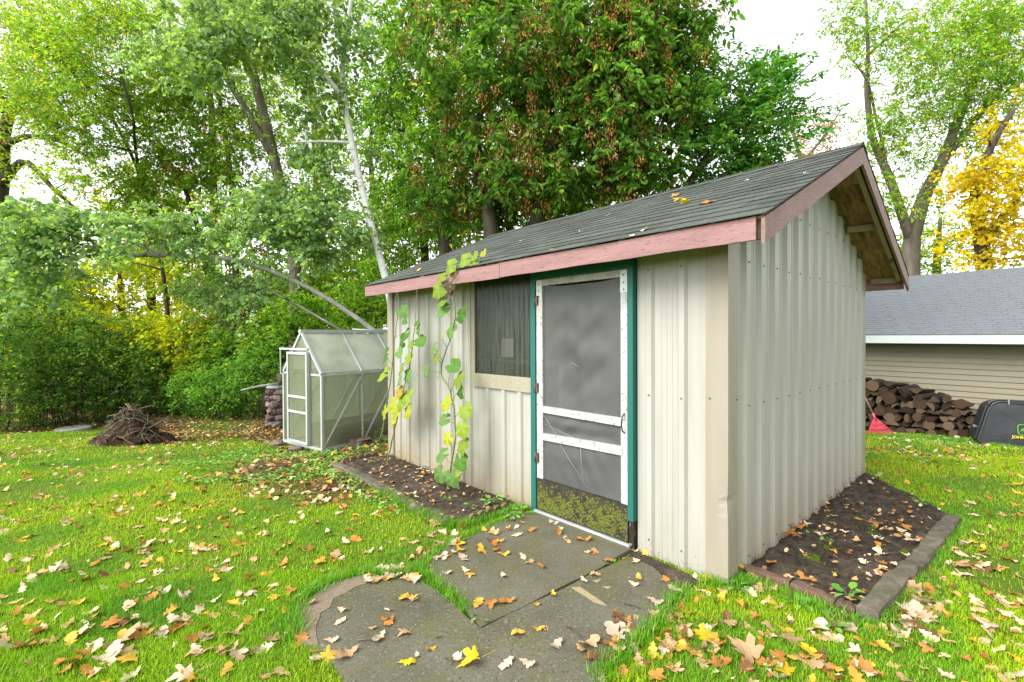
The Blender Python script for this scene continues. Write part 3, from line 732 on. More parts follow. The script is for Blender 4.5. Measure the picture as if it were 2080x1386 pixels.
pR = [loc2w((.03, -.01, 0))[:2], gnd(1525, 1166)[:2], gnd(1612, 1194)[:2], gnd(1748, 1248)[:2], gnd(1812, 1195)[:2], gnd(1862, 1158)[:2], gnd(1905, 1103)[:2], gnd(1940, 1055)[:2], gnd(1885, 1025)[:2], loc2w((SW + .05, -.03, 0))[:2], loc2w((SW, -.01, 0))[:2]]
bedR = empty('garden_bed', (*loc2w((1.5, -.5, 0))[:2], 0), 0, 'bare dark soil bed edged with mossy blocks along the ribbed gable wall', 'garden bed')
soil_patch('soil', pR, bedR, .035, seed=5)
chain = [(1762, 1266), (1826, 1189), (1867, 1153), (1902, 1104), (1936, 1064)]
for i, (p, q) in enumerate(zip(chain[:-1], chain[1:])):
    block_between(gnd(*p), gnd(*q), .10, .075 + .012 * (i == 0), 'edging', bedR, 'edging_block', 0)
for p, q in (((1518, 1166), (1608, 1197)), ((1610, 1199), (1700, 1236)), ((1702, 1237), (1742, 1253))):
    block_between(gnd(*p), gnd(*q), .07, .055, 'edging_red', bedR, 'brick', 0)
strip = empty('soil_strip', (*gnd(1345, 1160)[:2], 0), 0, 'narrow strip of dark bare soil between slab and shed wall', 'soil strip')
pS = [gnd(*p)[:2] for p in ((1283, 1122), (1320, 1136), (1400, 1172), (1425, 1186), (1392, 1203), (1340, 1172), (1284, 1142))]
soil_patch('soil', pS, strip, .032, .03, 15, .006)
cl5 = lambda x, y: gnd(660 + x * .2115, 900 + y * .2115)
pL = [cl5(85, 225)[:2], cl5(480, 405)[:2], cl5(720, 550)[:2], cl5(1000, 690)[:2], cl5(1190, 790)[:2], cl5(1400, 770)[:2], cl5(1760, 640)[:2], loc2w((-.0, 1.9, 0))[:2], loc2w((-.0, 4.28, 0))[:2], cl5(500, 140)[:2], cl5(190, 200)[:2]]
bedL = empty('garden_bed', (*loc2w((-.5, 3.1, 0))[:2], 0), 0, 'soil bed with climbing vines, edged with thin pavers and scalloped edging beside the door', 'garden bed')
soil_patch('soil', pL, bedL, .03, seed=9, bump=.016)
pav = [(90, 222), (270, 300), (460, 400), (545, 448), (640, 505), (735, 556), (850, 622)]
for p, q in zip(pav[:-1], pav[1:]): block_between(cl5(*p), cl5(*q), .10, .045, 'edging', bedL, 'paver')
for p, q in (((960, 668), (1080, 722)), ((1085, 725), (1195, 785))): block_between(cl5(*p), cl5(*q), .11, .04, 'edging', bedL, 'paver')
def rock(name, p, r, m, parent, seed, sq=(1, 1, .7)):
    rr = np.random.default_rng(seed); mb = MB(); n, k = 10, 6; vs = []
    for j in range(k + 1):
        th = math.pi * j / k
        for i in range(n):
            a = 2 * math.pi * i / n; d = 1 + .22 * rr.normal() * .6; s = max(math.sin(th), .02)
            vs.append((p[0] + r * sq[0] * s * math.cos(a) * d, p[1] + r * sq[1] * s * math.sin(a) * d, p[2] + r * sq[2] * math.cos(th) * (1 + .1 * rr.normal())))
    mb.add(vs, [(j * n + i, j * n + (i + 1) % n, (j + 1) * n + (i + 1) % n, (j + 1) * n + i)[::-1] for j in range(k) for i in range(n)])
    L0 = np.array(parent.location) if parent else np.zeros(3); mb.v = [tuple(np.array(v) - L0) for v in mb.v]
    return mb.build(name, MAT[m], parent)
p = cl5(880, 650); rock('edging_stone', (p[0], p[1], p[2] + .02), .075, 'edging', bedL, 4)
def scallops(pts, n, parent, r=.05):
    a, b = np.array(pts[0][:2]), np.array(pts[1][:2]); d = (b - a) / np.hypot(*(b - a)); L0 = np.array(parent.location); nr = np.array([-d[1], d[0]])
    for i in range(n):
        c_ = a + (b - a) * (i + .5) / n; R_ = np.hypot(*(b - a)) / n / 2; z = float(gz(*c_)); mb = MB(); vs = []; m = 10
        for t in (-.016, .016):
            for k in range(m + 1):
                th = math.pi * k / m; q = c_ + d * R_ * math.cos(th) + nr * t; vs.append(np.array([q[0], q[1], z + .035 + R_ * .9 * math.sin(th)]) - L0)
            for s in (-1, 1): q = c_ + d * R_ * s + nr * t; vs.append(np.array([q[0], q[1], z - .05]) - L0)
        h = m + 3
        mb.add(vs, [tuple(range(h))[::-1], tuple(h + k for k in range(h))] + [(k, (k + 1) % h, h + (k + 1) % h, h + k) for k in range(h)])
        mb.build('scallop_edging', MAT['scallop'], parent)
scallops((cl5(1385, 775), cl5(1765, 645)), 5, bedL); scallops((cl5(165, 205), cl5(510, 140)), 5, bedL)

# ================================================================== GREENHOUSE
G0 = gnd(655, 917); GYAW = math.radians(-37.5)     # local +y = along the long side, local -x.. = across the door end
gh = empty('greenhouse', (G0[0], G0[1], G0[2]), GYAW, 'small aluminium framed greenhouse with cloudy polycarbonate panes', 'greenhouse')
GW, GLN, GE, GR = 1.04, 1.95, 1.05, 1.655           # width (to local -x), length (local +y), eave, ridge
def gbar(nm, a, b, w=.032, par=None): mb = MB(); mb.bar(a, b, w, w); return mb.build(nm, MAT['alu'], par or gh)
AX = -GW / 2
for x in (0, -GW):
    for y in (0, GLN): gbar('corner_post', (x, y, 0), (x, y, GE))
    gbar('eave_beam', (x, .017, GE), (x, GLN - .017, GE), .034); gbar('base_rail', (x, .017, .018), (x, GLN - .017, .018), .034)
    for k in (1, 2): gbar('side_post', (x, GLN * k / 3, .036), (x, GLN * k / 3, GE - .018), .022)
    for y in (0, GLN):
        mb = MB(); mb.bar((x, y, GE + .02), (AX, y, GR), .036, .034); mb.build('gable_rafter', MAT['alu'], gh)
    for k in (1, 2):
        mb = MB(); mb.bar((x, GLN * k / 3, GE + .02), (AX, GLN * k / 3, GR), .024, .028); mb.build('roof_bar', MAT['alu'], gh)
    for k in range(3):
        gbar('diagonal_brace', (x + (-.012 if x else .012), GLN * k / 3 + .02, .05), (x + (-.012 if x else .012), GLN * (k + 1) / 3 - .02, GE - .06), .016)
        e = .004 if x == 0 else -.004
        mb = MB(); mb.box(x - .003 - e, x + .003 - e, GLN * k / 3 + .014, GLN * (k + 1) / 3 - .014, .037, GE - .019); mb.build('side_pane', MAT['poly_pane'], gh)
        if x == 0 or k != 2:
            if not (x == -GW and k == 2):
                a0, a1 = GLN * k / 3 + .014, GLN * (k + 1) / 3 - .014; dx = AX - x; n_ = Vector((-(GR - GE), 0, dx)).normalized()
                if n_.z < 0: n_ = -n_
                mb = MB(); P_ = [Vector((x + dx * .03, a0, GE + .03)), Vector((x + dx * .97, a0, GR - .022)), Vector((x + dx * .97, a1, GR - .022)), Vector((x + dx * .03, a1, GE + .03))]
                mb.hexa([q for q in P_] + [q + n_ * .005 for q in P_]); mb.build('roof_pane', MAT['poly_roof'], gh)
mb = MB(); mb.bar((AX, -.03, GR + .012), (AX, GLN + .03, GR + .012), .06, .05); mb.build('ridge_beam', MAT['alu'], gh)
# propped-open vent on the far bay
hx = GW / 2
vent = [(AX - .02, GLN * 2 / 3 + .02, GR + .02), (AX - .02, GLN - .02, GR + .02), (AX - .70, GLN - .02, GR + .06), (AX - .70, GLN * 2 / 3 + .02, GR + .06)]
mb = MB(); mb.hexa([Vector(q) for q in vent] + [Vector(q) + Vector((0, 0, .006)) for q in vent]); v_ = mb.build('roof_vent', MAT['poly_roof'], gh)
for a, b in zip(vent, vent[1:] + vent[:1]): gbar('vent_frame', (a[0], a[1], a[2] + .003), (b[0], b[1], b[2] + .003), .022, v_)
# door end (y = 0) : base, eave rail, door posts, sliding door proud of the wall; back end panes
for y in (0, GLN):
    gbar('end_base_rail', (-.017, y, .018), (-GW + .017, y, .018), .034)
    for x in (-.30, -.79): gbar('door_post', (x, y, .036), (x, y, GE + .34), .024)
    gbar('end_rail', (-.017, y, GE), (-.288, y, GE), .026); gbar('end_rail', (-.802, y, GE), (-GW + .017, y, GE), .026)
    for x0, x1 in ((-.017, -.288), (-.802, -GW + .017)):
        mb = MB(); mb.box(min(x0, x1), max(x0, x1), y - .003, y + .003, .036, GE - .014); mb.build('end_pane', MAT['poly_pane'], gh)
    for sgn in (0, 1):
        q = [(-.02, GE + .014), (-.288, GE + .014), (-.288, GE + .26), ] if not sgn else [(-GW + .02, GE + .014), (-.802, GE + .014), (-.802, GE + .26)]
        mb = MB(); mb.add([(x, y - .003, z) for x, z in q] + [(x, y + .003, z) for x, z in q], [(0, 1, 2), (5, 4, 3), (0, 3, 4, 1), (1, 4, 5, 2), (2, 5, 3, 0)]); mb.build('gable_pane', MAT['poly_pane'], gh)
    q = [(-.30, GE + .345), (-.79, GE + .345), (AX, GR - .03)]
    mb = MB(); mb.add([(x, y - .003, z) for x, z in q] + [(x, y + .003, z) for x, z in q], [(0, 1, 2), (5, 4, 3), (0, 3, 4, 1), (1, 4, 5, 2), (2, 5, 3, 0)]); mb.build('gable_pane', MAT['poly_pane'], gh)
    gbar('gable_rail', (-.288, y, GE + .345), (-.802, y, GE + .345), .024)
mb = MB(); mb.box(-.288, -.802, GLN - .003, GLN + .003, .036, GE + .33); mb.build('end_pane', MAT['poly_pane'], gh)
sd = empty('sliding_door'); sd.parent = gh
dx0, dx1, dy = -.30, -.82, -.045
for x in (dx0, dx1): gbar('door_stile', (x, dy, .06), (x, dy, GE + .32), .036, sd)
for z in (.07, .50, .72, GE + .30): gbar('door_rail', (dx0 - .018, dy, z), (dx1 + .018, dy, z), .034, sd)
for z0, z1 in ((.09, .48), (.52, .70), (.74, GE + .28)):
    mb = MB(); mb.box(dx1 + .018, dx0 - .018, dy - .003, dy + .003, z0, z1); mb.build('door_pane', MAT['poly_pane'], sd)
gbar('door_track', (-.30, -.035, GE + .36), (-GW - .04, -.035, GE + .36), .028); gbar('track_strut', (-GW - .03, -.035, GE + .35), (-GW - .03, -.035, GE - .02), .014)
gbar('track_strut', (-GW - .03, -.03, GE - .02), (-GW, -.01, GE - .02), .012)
# raised planter inside and a stone footing
pl = empty('planter_box', loc=(0, 0, 0), label='brown timber planter box standing inside the greenhouse', cat='planter')
def ghw(x, y, z): c_, s_ = math.cos(GYAW), math.sin(GYAW); return np.array([G0[0] + c_ * x - s_ * y, G0[1] + s_ * x + c_ * y, G0[2] + z])
b0 = ghw(-.30, 1.0, 0); pl.location = b0; pl.rotation_euler = (0, 0, GYAW)
for k in range(2):
    for s in (-.2, .2):
        mb = MB(); mb.box(s - .012, s + .012, -.9, .9, .02 + k * .155, .17 + k * .155); mb.build('plank', MAT['edging_red'], pl)
    for s in (-.888, .888):
        mb = MB(); mb.box(-.187, .187, s - .012, s + .012, .02 + k * .155, .17 + k * .155); mb.build('plank', MAT['edging_red'], pl)
mb = MB(); mb.box(-.185, .185, -.87, .87, .03, .26); mb.build('planter_soil', MAT['soil'], pl)
for i, (x, y) in enumerate(((-.05, -.02), (-1.2, -.02), (-.62, -.04))):
    q = ghw(x, y, -.04); tag(rock('footing_stone', (q[0], q[1], q[2]), .10, 'stone', None, 30 + i, (1.2, .8, .45)), 'rough flat stone tucked under the greenhouse door end', 'stone', 'footing stones under the greenhouse')

# ================================================================== STONE PILLAR, STUMP, LID, BRUSH PILE
q = gnd(565, 867); pil = empty('stone_pillar', q, .4, 'squat rough stone pillar standing behind the greenhouse door', 'pillar')
rr = random.Random(5)
for j in range(6):
    for i in range(4):
        a = math.pi / 2 * i + .4 * j; z = .09 + j * .155
        o = rock('stone', (.13 * math.cos(a), .13 * math.sin(a), z), .17, 'stone', None, 50 + j * 4 + i, (1, 1, .6)); o.parent = pil
mb = MB(); mb.tube([(0, 0, .95), (0, 0, 1.01)], [.26, .25], 14, smooth=False); mb.build('cap_slab', MAT['conc_plain'], pil)
st = empty('log_stump', (q[0] + .05, q[1], q[2] + 1.005), 0, 'short dark log standing on top of the stone pillar', 'log')
mb = MB(); mb.tube([(.06, 0, 0), (.07, 0, .14), (.06, .0, .29)], [.12, .11, .115], 10); mb.build('bark', MAT['bark_dark'], st)
mb = MB(); mb.tube([at(490, 793, q[1] - .1), at(525, 785, q[1] - .15), at(566, 779, q[1] - .2)], [.018, .028, .035], 8); tag(mb.build('fallen_branch', MAT['bark_aspen']), 'bare grey broken branch propped on the stone pillar', 'branch')
q = gnd(732, 906); s2 = empty('cut_stump', q, 0, 'low cut tree stump with pale top beside the greenhouse', 'stump')
mb = MB(); mb.tube([(0, 0, -.05), (0, 0, .05), (.01, 0, .10)], [.2, .17, .15], 12, smooth=False); mb.build('bark', MAT['bark_dark'], s2)
mb = MB(); mb.tube([(.01, 0, .1), (.01, 0, .106)], .14, 12); mb.build('cut_face', MAT['cut_pale'], s2)
q = gnd(150, 874); lid = empty('septic_lid', q, 0, 'round grey concrete lid lying flat in the lawn by the shrubs', 'concrete lid')
n = 28; mb = MB(); mb.tube([(0, 0, -.05), (0, 0, .05), (0, 0, .065)], [.33, .33, .315], n, smooth=False); mb.build('disc', MAT['conc_plain'], lid)
mb = MB(); mb.tube([(-.07, 0, .06), (-.06, 0, .09), (.06, 0, .09), (.07, 0, .06)], .008, 6); mb.build('lifting_loop', MAT['steel_dark'], lid)

q = gnd(265, 902); bp = empty('brush_pile', q, 0, 'heaped pile of dead sticks and roots on the lawn before the hedge', 'brush pile')
BR = np.random.default_rng(12)
n_, k_ = 26, 9; vs = []
for j in range(k_ + 1):
    t = j / k_; R_ = .56 * (1 - t) ** .75 + .02; zz = .05 + .46 * t - .06
    for i in range(n_):
        a = 2 * math.pi * i / n_; d = R_ * (1 + .16 * BR.normal()); vs.append((d * math.cos(a) * 1.05, d * math.sin(a) * .8, zz + .03 * BR.normal()))
mb = MB(); mb.add(vs, [(j * n_ + i, j * n_ + (i + 1) % n_, (j + 1) * n_ + (i + 1) % n_, (j + 1) * n_ + i) for j in range(k_) for i in range(n_)], smooth=True); mb.build('root_mound', MAT['mound'], bp)
for i in range(170):
    a = BR.uniform(0, 6.283); hh = BR.uniform(.06, .60); R_ = .56 * (1 - min(hh / .6, .98)) ** .7 + .05
    c_ = np.array([R_ * math.cos(a) * 1.05, R_ * math.sin(a) * .8, hh]); dn = np.array([math.cos(a), math.sin(a), -.75]); dn = dn / np.linalg.norm(dn)
    tg = np.array([-math.sin(a), math.cos(a), 0]); m_ = BR.normal() * 1.0; d = dn + tg * m_ + np.array([0, 0, .25]) * BR.normal(); d /= np.linalg.norm(d)
    L_ = BR.uniform(.12, .42); r0 = BR.uniform(.004, .013); b_ = tg * BR.normal() * .05 + np.array([0, 0, BR.normal() * .03])
    if i < 4: L_ = .75; r0 = .014; d = np.array([-1, -.25, -.45 + .2 * i]); d /= np.linalg.norm(d)
    pts = [c_ - d * L_ / 2, c_ + b_, c_ + d * L_ / 2]; pts = [np.maximum(p, [-9, -9, .01]) for p in pts]
    mb = MB(); mb.tube(pts, [r0, r0 * .85, r0 * .5], 5); mb.build('stick', MAT['stick'], bp)

# ================================================================== FIREWOOD, RAKE, BAG BY THE GARAGE
LR = random.Random(11)
def log_mesh(kind, seed):
    r = random.Random(seed); n = 9; R_ = 1.
    if kind == 0: prof = [(math.cos(2 * math.pi * i / 10) * r.uniform(.9, 1.1), math.sin(2 * math.pi * i / 10) * r.uniform(.85, 1.05)) for i in range(10)]; bark = [True] * 10
    elif kind == 1: prof = [(math.cos(math.pi * i / 7) * r.uniform(.95, 1.1), math.sin(math.pi * i / 7) * r.uniform(.8, 1.0) - .35) for i in range(8)]; bark = [True] * 7 + [False]
    else: prof = [(-.95, -.55)] + [(math.cos(a) * 1.15 - .15, math.sin(a) * 1.2 - .5) for a in (0.05, .4, .8, 1.2, 1.55)] ; bark = [False] + [True] * 4 + [False]
    mb = MB(); m = len(prof); k = 4; vs = []
    for j in range(k + 1):
        y = -.5 + j / k; w = r.uniform(.94, 1.06); ox, oz = r.uniform(-.06, .06), r.uniform(-.06, .06)
        for p in prof: vs.append((p[0] * w + ox, y, p[1] * w + oz))
    b = 0; mb.v = [tuple(v) for v in vs]
    for j in range(k):
        for i in range(m):
            mb.f.append((j * m + i, j * m + (i + 1) % m, (j + 1) * m + (i + 1) % m, (j + 1) * m + i)); mb.m.append(0 if bark[i] else 1); mb.sm.append(False)
    mb.f.append(tuple(range(m))[::-1]); mb.m.append(1); mb.sm.append(False); mb.f.append(tuple(k * m + i for i in range(m))); mb.m.append(1); mb.sm.append(False)
    return mb
LOGM = [[log_mesh(k, s * 7 + k).mesh('firewood_log', [MAT['bark_log'], MAT[c_]]) for s in range(4) for c_ in ('cut_log', 'cut_log', 'cut_pale')] for k in range(3)]
wx0, wx1 = -.55, 2.62
def pile_h(x): return float(np.interp(x, [-.6, .15, .5, .95, 1.35, 1.7, 2.1, 2.55], [1.22, 1.12, 1.0, .97, .80, .68, .52, .30]))
LOGN = 0
rowz = 0.; r_ = 0
while rowz < 1.2:
    x = wx0 + (.08 if r_ % 2 else 0) + LR.uniform(-.03, .03)
    while x < wx1:
        R_ = LR.uniform(.05, .11) * (1.1 if rowz > .6 else 1); x += R_
        zc = rowz + .07 + LR.uniform(-.012, .012)
        if zc + .02 < pile_h(x):
            kind = LR.choice([0, 0, 1, 1, 2]); y = -.50 + LR.uniform(-.09, .09)
            P = gl(x, y); zz = float(gz(P[0], P[1])) + zc
            top = zc + .16 > pile_h(x)
            o = link('firewood_log', LR.choice(LOGM[kind]))
            roll = LR.choice([0, math.pi, LR.uniform(0, 6.28), LR.uniform(0, 6.28)]); sk = LR.uniform(-.16, .16) + (LR.uniform(-.5, .5) if top else 0)
            o.scale = (R_ * 1.06, LR.uniform(.38, .46), R_ * 1.02); o.location = (P[0], P[1], zz + (LR.uniform(0, .02) if top else 0))
            o.rotation_mode = 'ZYX' if False else 'XYZ'
            o.rotation_euler = (Matrix.Rotation(GA + sk, 3, 'Z') @ Matrix.Rotation(LR.uniform(-.05, .05) + (LR.uniform(-.12, .12) if top else 0), 3, 'X') @ Matrix.Rotation(roll, 3, 'Y')).to_euler()
            tag(o, 'split firewood log lying askew on top of the stack' if top else 'split firewood log stacked with its cut end out against the garage', 'log', 'top logs of the firewood stack' if top else 'firewood stacked against the garage')
            LOGN += 1
        x += R_ * .93
    rowz += .128; r_ += 1

# ---- rake leaning on the stack
rk_b = gnd(1782, 884); rk = empty('leaf_rake', rk_b, 0, 'red fan-shaped leaf rake with wooden handle leaning on the firewood', 'rake')
DR = rk_b[1]
def rkp(px, py, dD=0.): return at(px, py, DR + dD) - rk_b
top = rkp(1752, 796, .22); neck = rkp(1776, 846, .06)
mb = MB(); mb.tube([top + (top - neck) * .9, top, neck], [.013, .013, .014], 8); mb.build('handle', MAT['wood_handle'], rk)
L_, R2 = rkp(1763, 881), rkp(1815, 879)
nt_ = 20; hub = neck
mb = MB(); mb.tube([hub + (top - hub) * .12, hub, hub + (L_ + R2 - 2 * hub) * .12], [.02, .024, .018], 8); mb.build('ferrule', MAT['rake_red'], rk)
for i in range(nt_):
    t = i / (nt_ - 1); e = L_ * (1 - t) + R2 * t; e = e + np.array([0, 0, -.015 * math.sin(math.pi * t)]); mid = hub * .45 + e * .55
    hook = e + np.array([0, -.05, -.01]); hook[2] = max(hook[2], .004)
    mb = MB(); wv = (R2 - L_) / np.linalg.norm(R2 - L_); q = []
    for p, ww in ((hub + (e - hub) * .06, .004), (mid, .0085), (e, .007), (hook, .005)):
        for s1, s2_ in ((-1, -.0025), (1, -.0025), (1, .0025), (-1, .0025)): q.append(p + wv * ww * s1 + np.array([0, s2_, 0]))
    mb.add(q, [(k * 4 + a, k * 4 + (a + 1) % 4, k * 4 + 4 + (a + 1) % 4, k * 4 + 4 + a) for k in range(3) for a in range(4)] + [(0, 3, 2, 1), (12, 13, 14, 15)]); mb.build('tine', MAT['rake_red'], rk)
for f_ in (.45, .72):
    mb = MB(); pts = [hub + (L_ * (1 - t) + R2 * t - hub) * f_ + np.array([0, -.006, -.02 * math.sin(math.pi * t)]) for t in np.linspace(0, 1, 9)]; mb.tube(pts, .008, 6); mb.build('tine_brace', MAT['rake_red'], rk)
# web between the tines near the hub
mb = MB(); mb.add([hub + np.array([0, .004, 0])] + [hub + (L_ * (1 - t) + R2 * t - hub) * .62 + np.array([0, .004, -.012]) for t in np.linspace(0, 1, 8)], [(0, k, k + 1) for k in range(1, 8)]); mb.build('web', MAT['rake_red'], rk)

# ---- black fabric grass-catcher hood
b0 = gnd(1988, 904); BA = GA + math.radians(20)
bag = empty('grass_catcher_bag', b0, BA, 'black fabric mower grass catcher with tube rim and yellow lettering beside the firewood', 'grass catcher')
BW, BH = 1.08, .70
def outline(n=7):
    P = []; rad = .16; lean = .13
    def arc(cx, cz, a0, a1, r): return [(cx + r * math.cos(a0 + (a1 - a0) * i / n), cz + r * math.sin(a0 + (a1 - a0) * i / n)) for i in range(n + 1)]
    P += arc(.07, .09, math.pi * 1.5, math.pi, .07)
    P += arc(lean + rad, BH - rad, math.pi * .93, math.pi * .5, rad)
    P += arc(BW - lean - rad, BH - rad, math.pi * .5, math.pi * .07, rad)
    P += arc(BW - .07, .09, 0, -math.pi * .5, .07)
    return P
OL = outline(); fy = lambda z: .02 + .16 * z
mb = MB(); c0 = (BW / 2, 0, BH / 2)
rings = [1, .8, .55, .3]; vs = []; m_ = len(OL)
for ri, s in enumerate(rings):
    for x, z in OL:
        X_, Z_ = BW / 2 + (x - BW / 2) * s, BH / 2 - .02 + (z - BH / 2 + .02) * s
        vs.append((X_, fy(Z_) + (0 if ri == 0 else -.012 * (1 - s) + .012 * float(vnoise(X_, Z_, 8., 2))), Z_))
vs.append((BW / 2, fy(BH / 2) - .015, BH / 2 - .02))
mb.add(vs, [(r * m_ + i, r * m_ + (i + 1) % m_, (r + 1) * m_ + (i + 1) % m_, (r + 1) * m_ + i) for r in range(3) for i in range(m_)] + [(3 * m_ + i, 3 * m_ + (i + 1) % m_, 4 * m_) for i in range(m_)], smooth=True)
mb.build('front_panel', MAT['bag'], bag)
mb = MB(); vs = []; ds = [0, .12, .4, .62, .70]
for d in ds:
    s = 1 + .05 * math.sin(math.pi * d / .7) - (.08 if d == .70 else 0)
    for x, z in OL: vs.append((BW / 2 + (x - BW / 2) * s, fy(z) + d, max(.015, (BH / 2 + (z - BH / 2) * s) * (1 - .12 * d))))
mb.add(vs, [(r * m_ + i, (r + 1) * m_ + i, (r + 1) * m_ + (i + 1) % m_, r * m_ + (i + 1) % m_) for r in range(4) for i in range(m_)] + [tuple(4 * m_ + i for i in range(m_))], smooth=True); mb.build('side_gusset', MAT['bag'], bag)
mb = MB(); mb.tube([(x, fy(z) - .008, z) for x, z in OL] + [(OL[0][0], fy(OL[0][1]) - .008, OL[0][1])], .016, 8); mb.build('rim_tube', MAT['bag_rim'], bag)
mb = MB(); q = [(x * .0 + BW / 2 + (x - BW / 2) * 1.035, fy(z) + .10, .5 * BH + (z - .5 * BH) * 1.05) for x, z in OL]; mb.tube([p for p in q if p[2] > .05], .014, 6); mb.build('rear_rim_tube', MAT['bag_rim'], bag)
for x in (.36, .56):
    mb = MB(); mb.box(x - .008, x + .008, fy(BH) - .03, fy(BH) - .008, BH - .035, BH + .04); mb.build('buckle_bar', MAT['buckle'], bag)
mb = MB(); mb.box(.38, .54, fy(BH) - .028, fy(BH) - .018, BH - .02, BH + .02); mb.build('buckle', MAT['bag_rim'], bag)
mb = MB(); mb.tube([(-.02, fy(.3) - .02, .30), (-.055, fy(.3) - .03, .31), (-.075, fy(.3) - .02, .295), (-.05, fy(.3) - .02, .28), (-.01, fy(.3) - .02, .29)], .007, 6); mb.build('latch_loop', MAT['buckle'], bag)
# lettering and emblem printed on the front panel
def text(body, size, x, z, m, nm):
    cu = bpy.data.curves.new(nm, 'FONT'); cu.body = body; cu.size = size; cu.align_x = 'CENTER'; cu.extrude = .0008; cu.offset = .003
    to = bpy.data.objects.new(nm, cu); COL.objects.link(to); bpy.context.view_layer.update()
    me = bpy.data.meshes.new_from_object(to.evaluated_get(bpy.context.evaluated_depsgraph_get())); bpy.data.objects.remove(to)
    me.materials.clear(); me.materials.append(MAT[m])
    return link(nm, me, bag, (x, fy(z) - .030, z), (math.pi / 2 - .155, 0, 0))
text('JOHN DEERE', .056, BW / 2, .155, 'deco_yellow', 'lettering')
def rounded(cx, cz, w_, h_, r, n=6):
    P = []
    for sx, sz, a in ((1, -1, -math.pi / 2), (1, 1, 0), (-1, 1, math.pi / 2), (-1, -1, math.pi)):
        for i in range(n + 1): t = a + math.pi / 2 * i / n; P.append((cx + sx * (w_ / 2 - r) + r * math.cos(t), cz + sz * (h_ / 2 - r) + r * math.sin(t)))
    return P
def emblem_ring(s0, s1, m, nm, off):
    a = rounded(BW / 2, .29, .2 * s0, .17 * s0, .045 * s0); b = rounded(BW / 2, .29, .2 * s1, .17 * s1, .045 * s1); k = len(a); mb = MB()
    mb.add([(x, fy(z) + off, z) for x, z in a] + [(x, fy(z) + off, z) for x, z in b], [(i, (i + 1) % k, k + (i + 1) % k, k + i) for i in range(k)]); mb.build(nm, MAT[m], bag)
emblem_ring(1.0, .86, 'deco_green', 'emblem_border', -.031)
# leaping-animal mark inside the border
mb = MB(); pts = [(-.07, -.03), (-.03, .0), (.03, .005), (.06, .03), (.075, .045), (.06, .05), (.03, .03), (-.03, .025), (-.06, .0)]
mb.add([(BW / 2 + x, fy(.29 + z) - .031, .29 + z) for x, z in pts], [tuple(range(len(pts)))])
for a, b in (((-.05, -.01), (-.085, -.055)), ((-.03, .0), (-.05, -.06)), ((.04, .01), (.085, -.03)), ((.03, .005), (.065, -.045)), ((.065, .045), (.05, .085)), ((.07, .045), (.085, .08))):
    mb.tube([(BW / 2 + a[0], fy(.29 + a[1]) - .031, .29 + a[1]), (BW / 2 + b[0], fy(.29 + b[1]) - .031, .29 + b[1])], .004, 4)
mb.build('emblem_mark', MAT['deco_green'], bag)

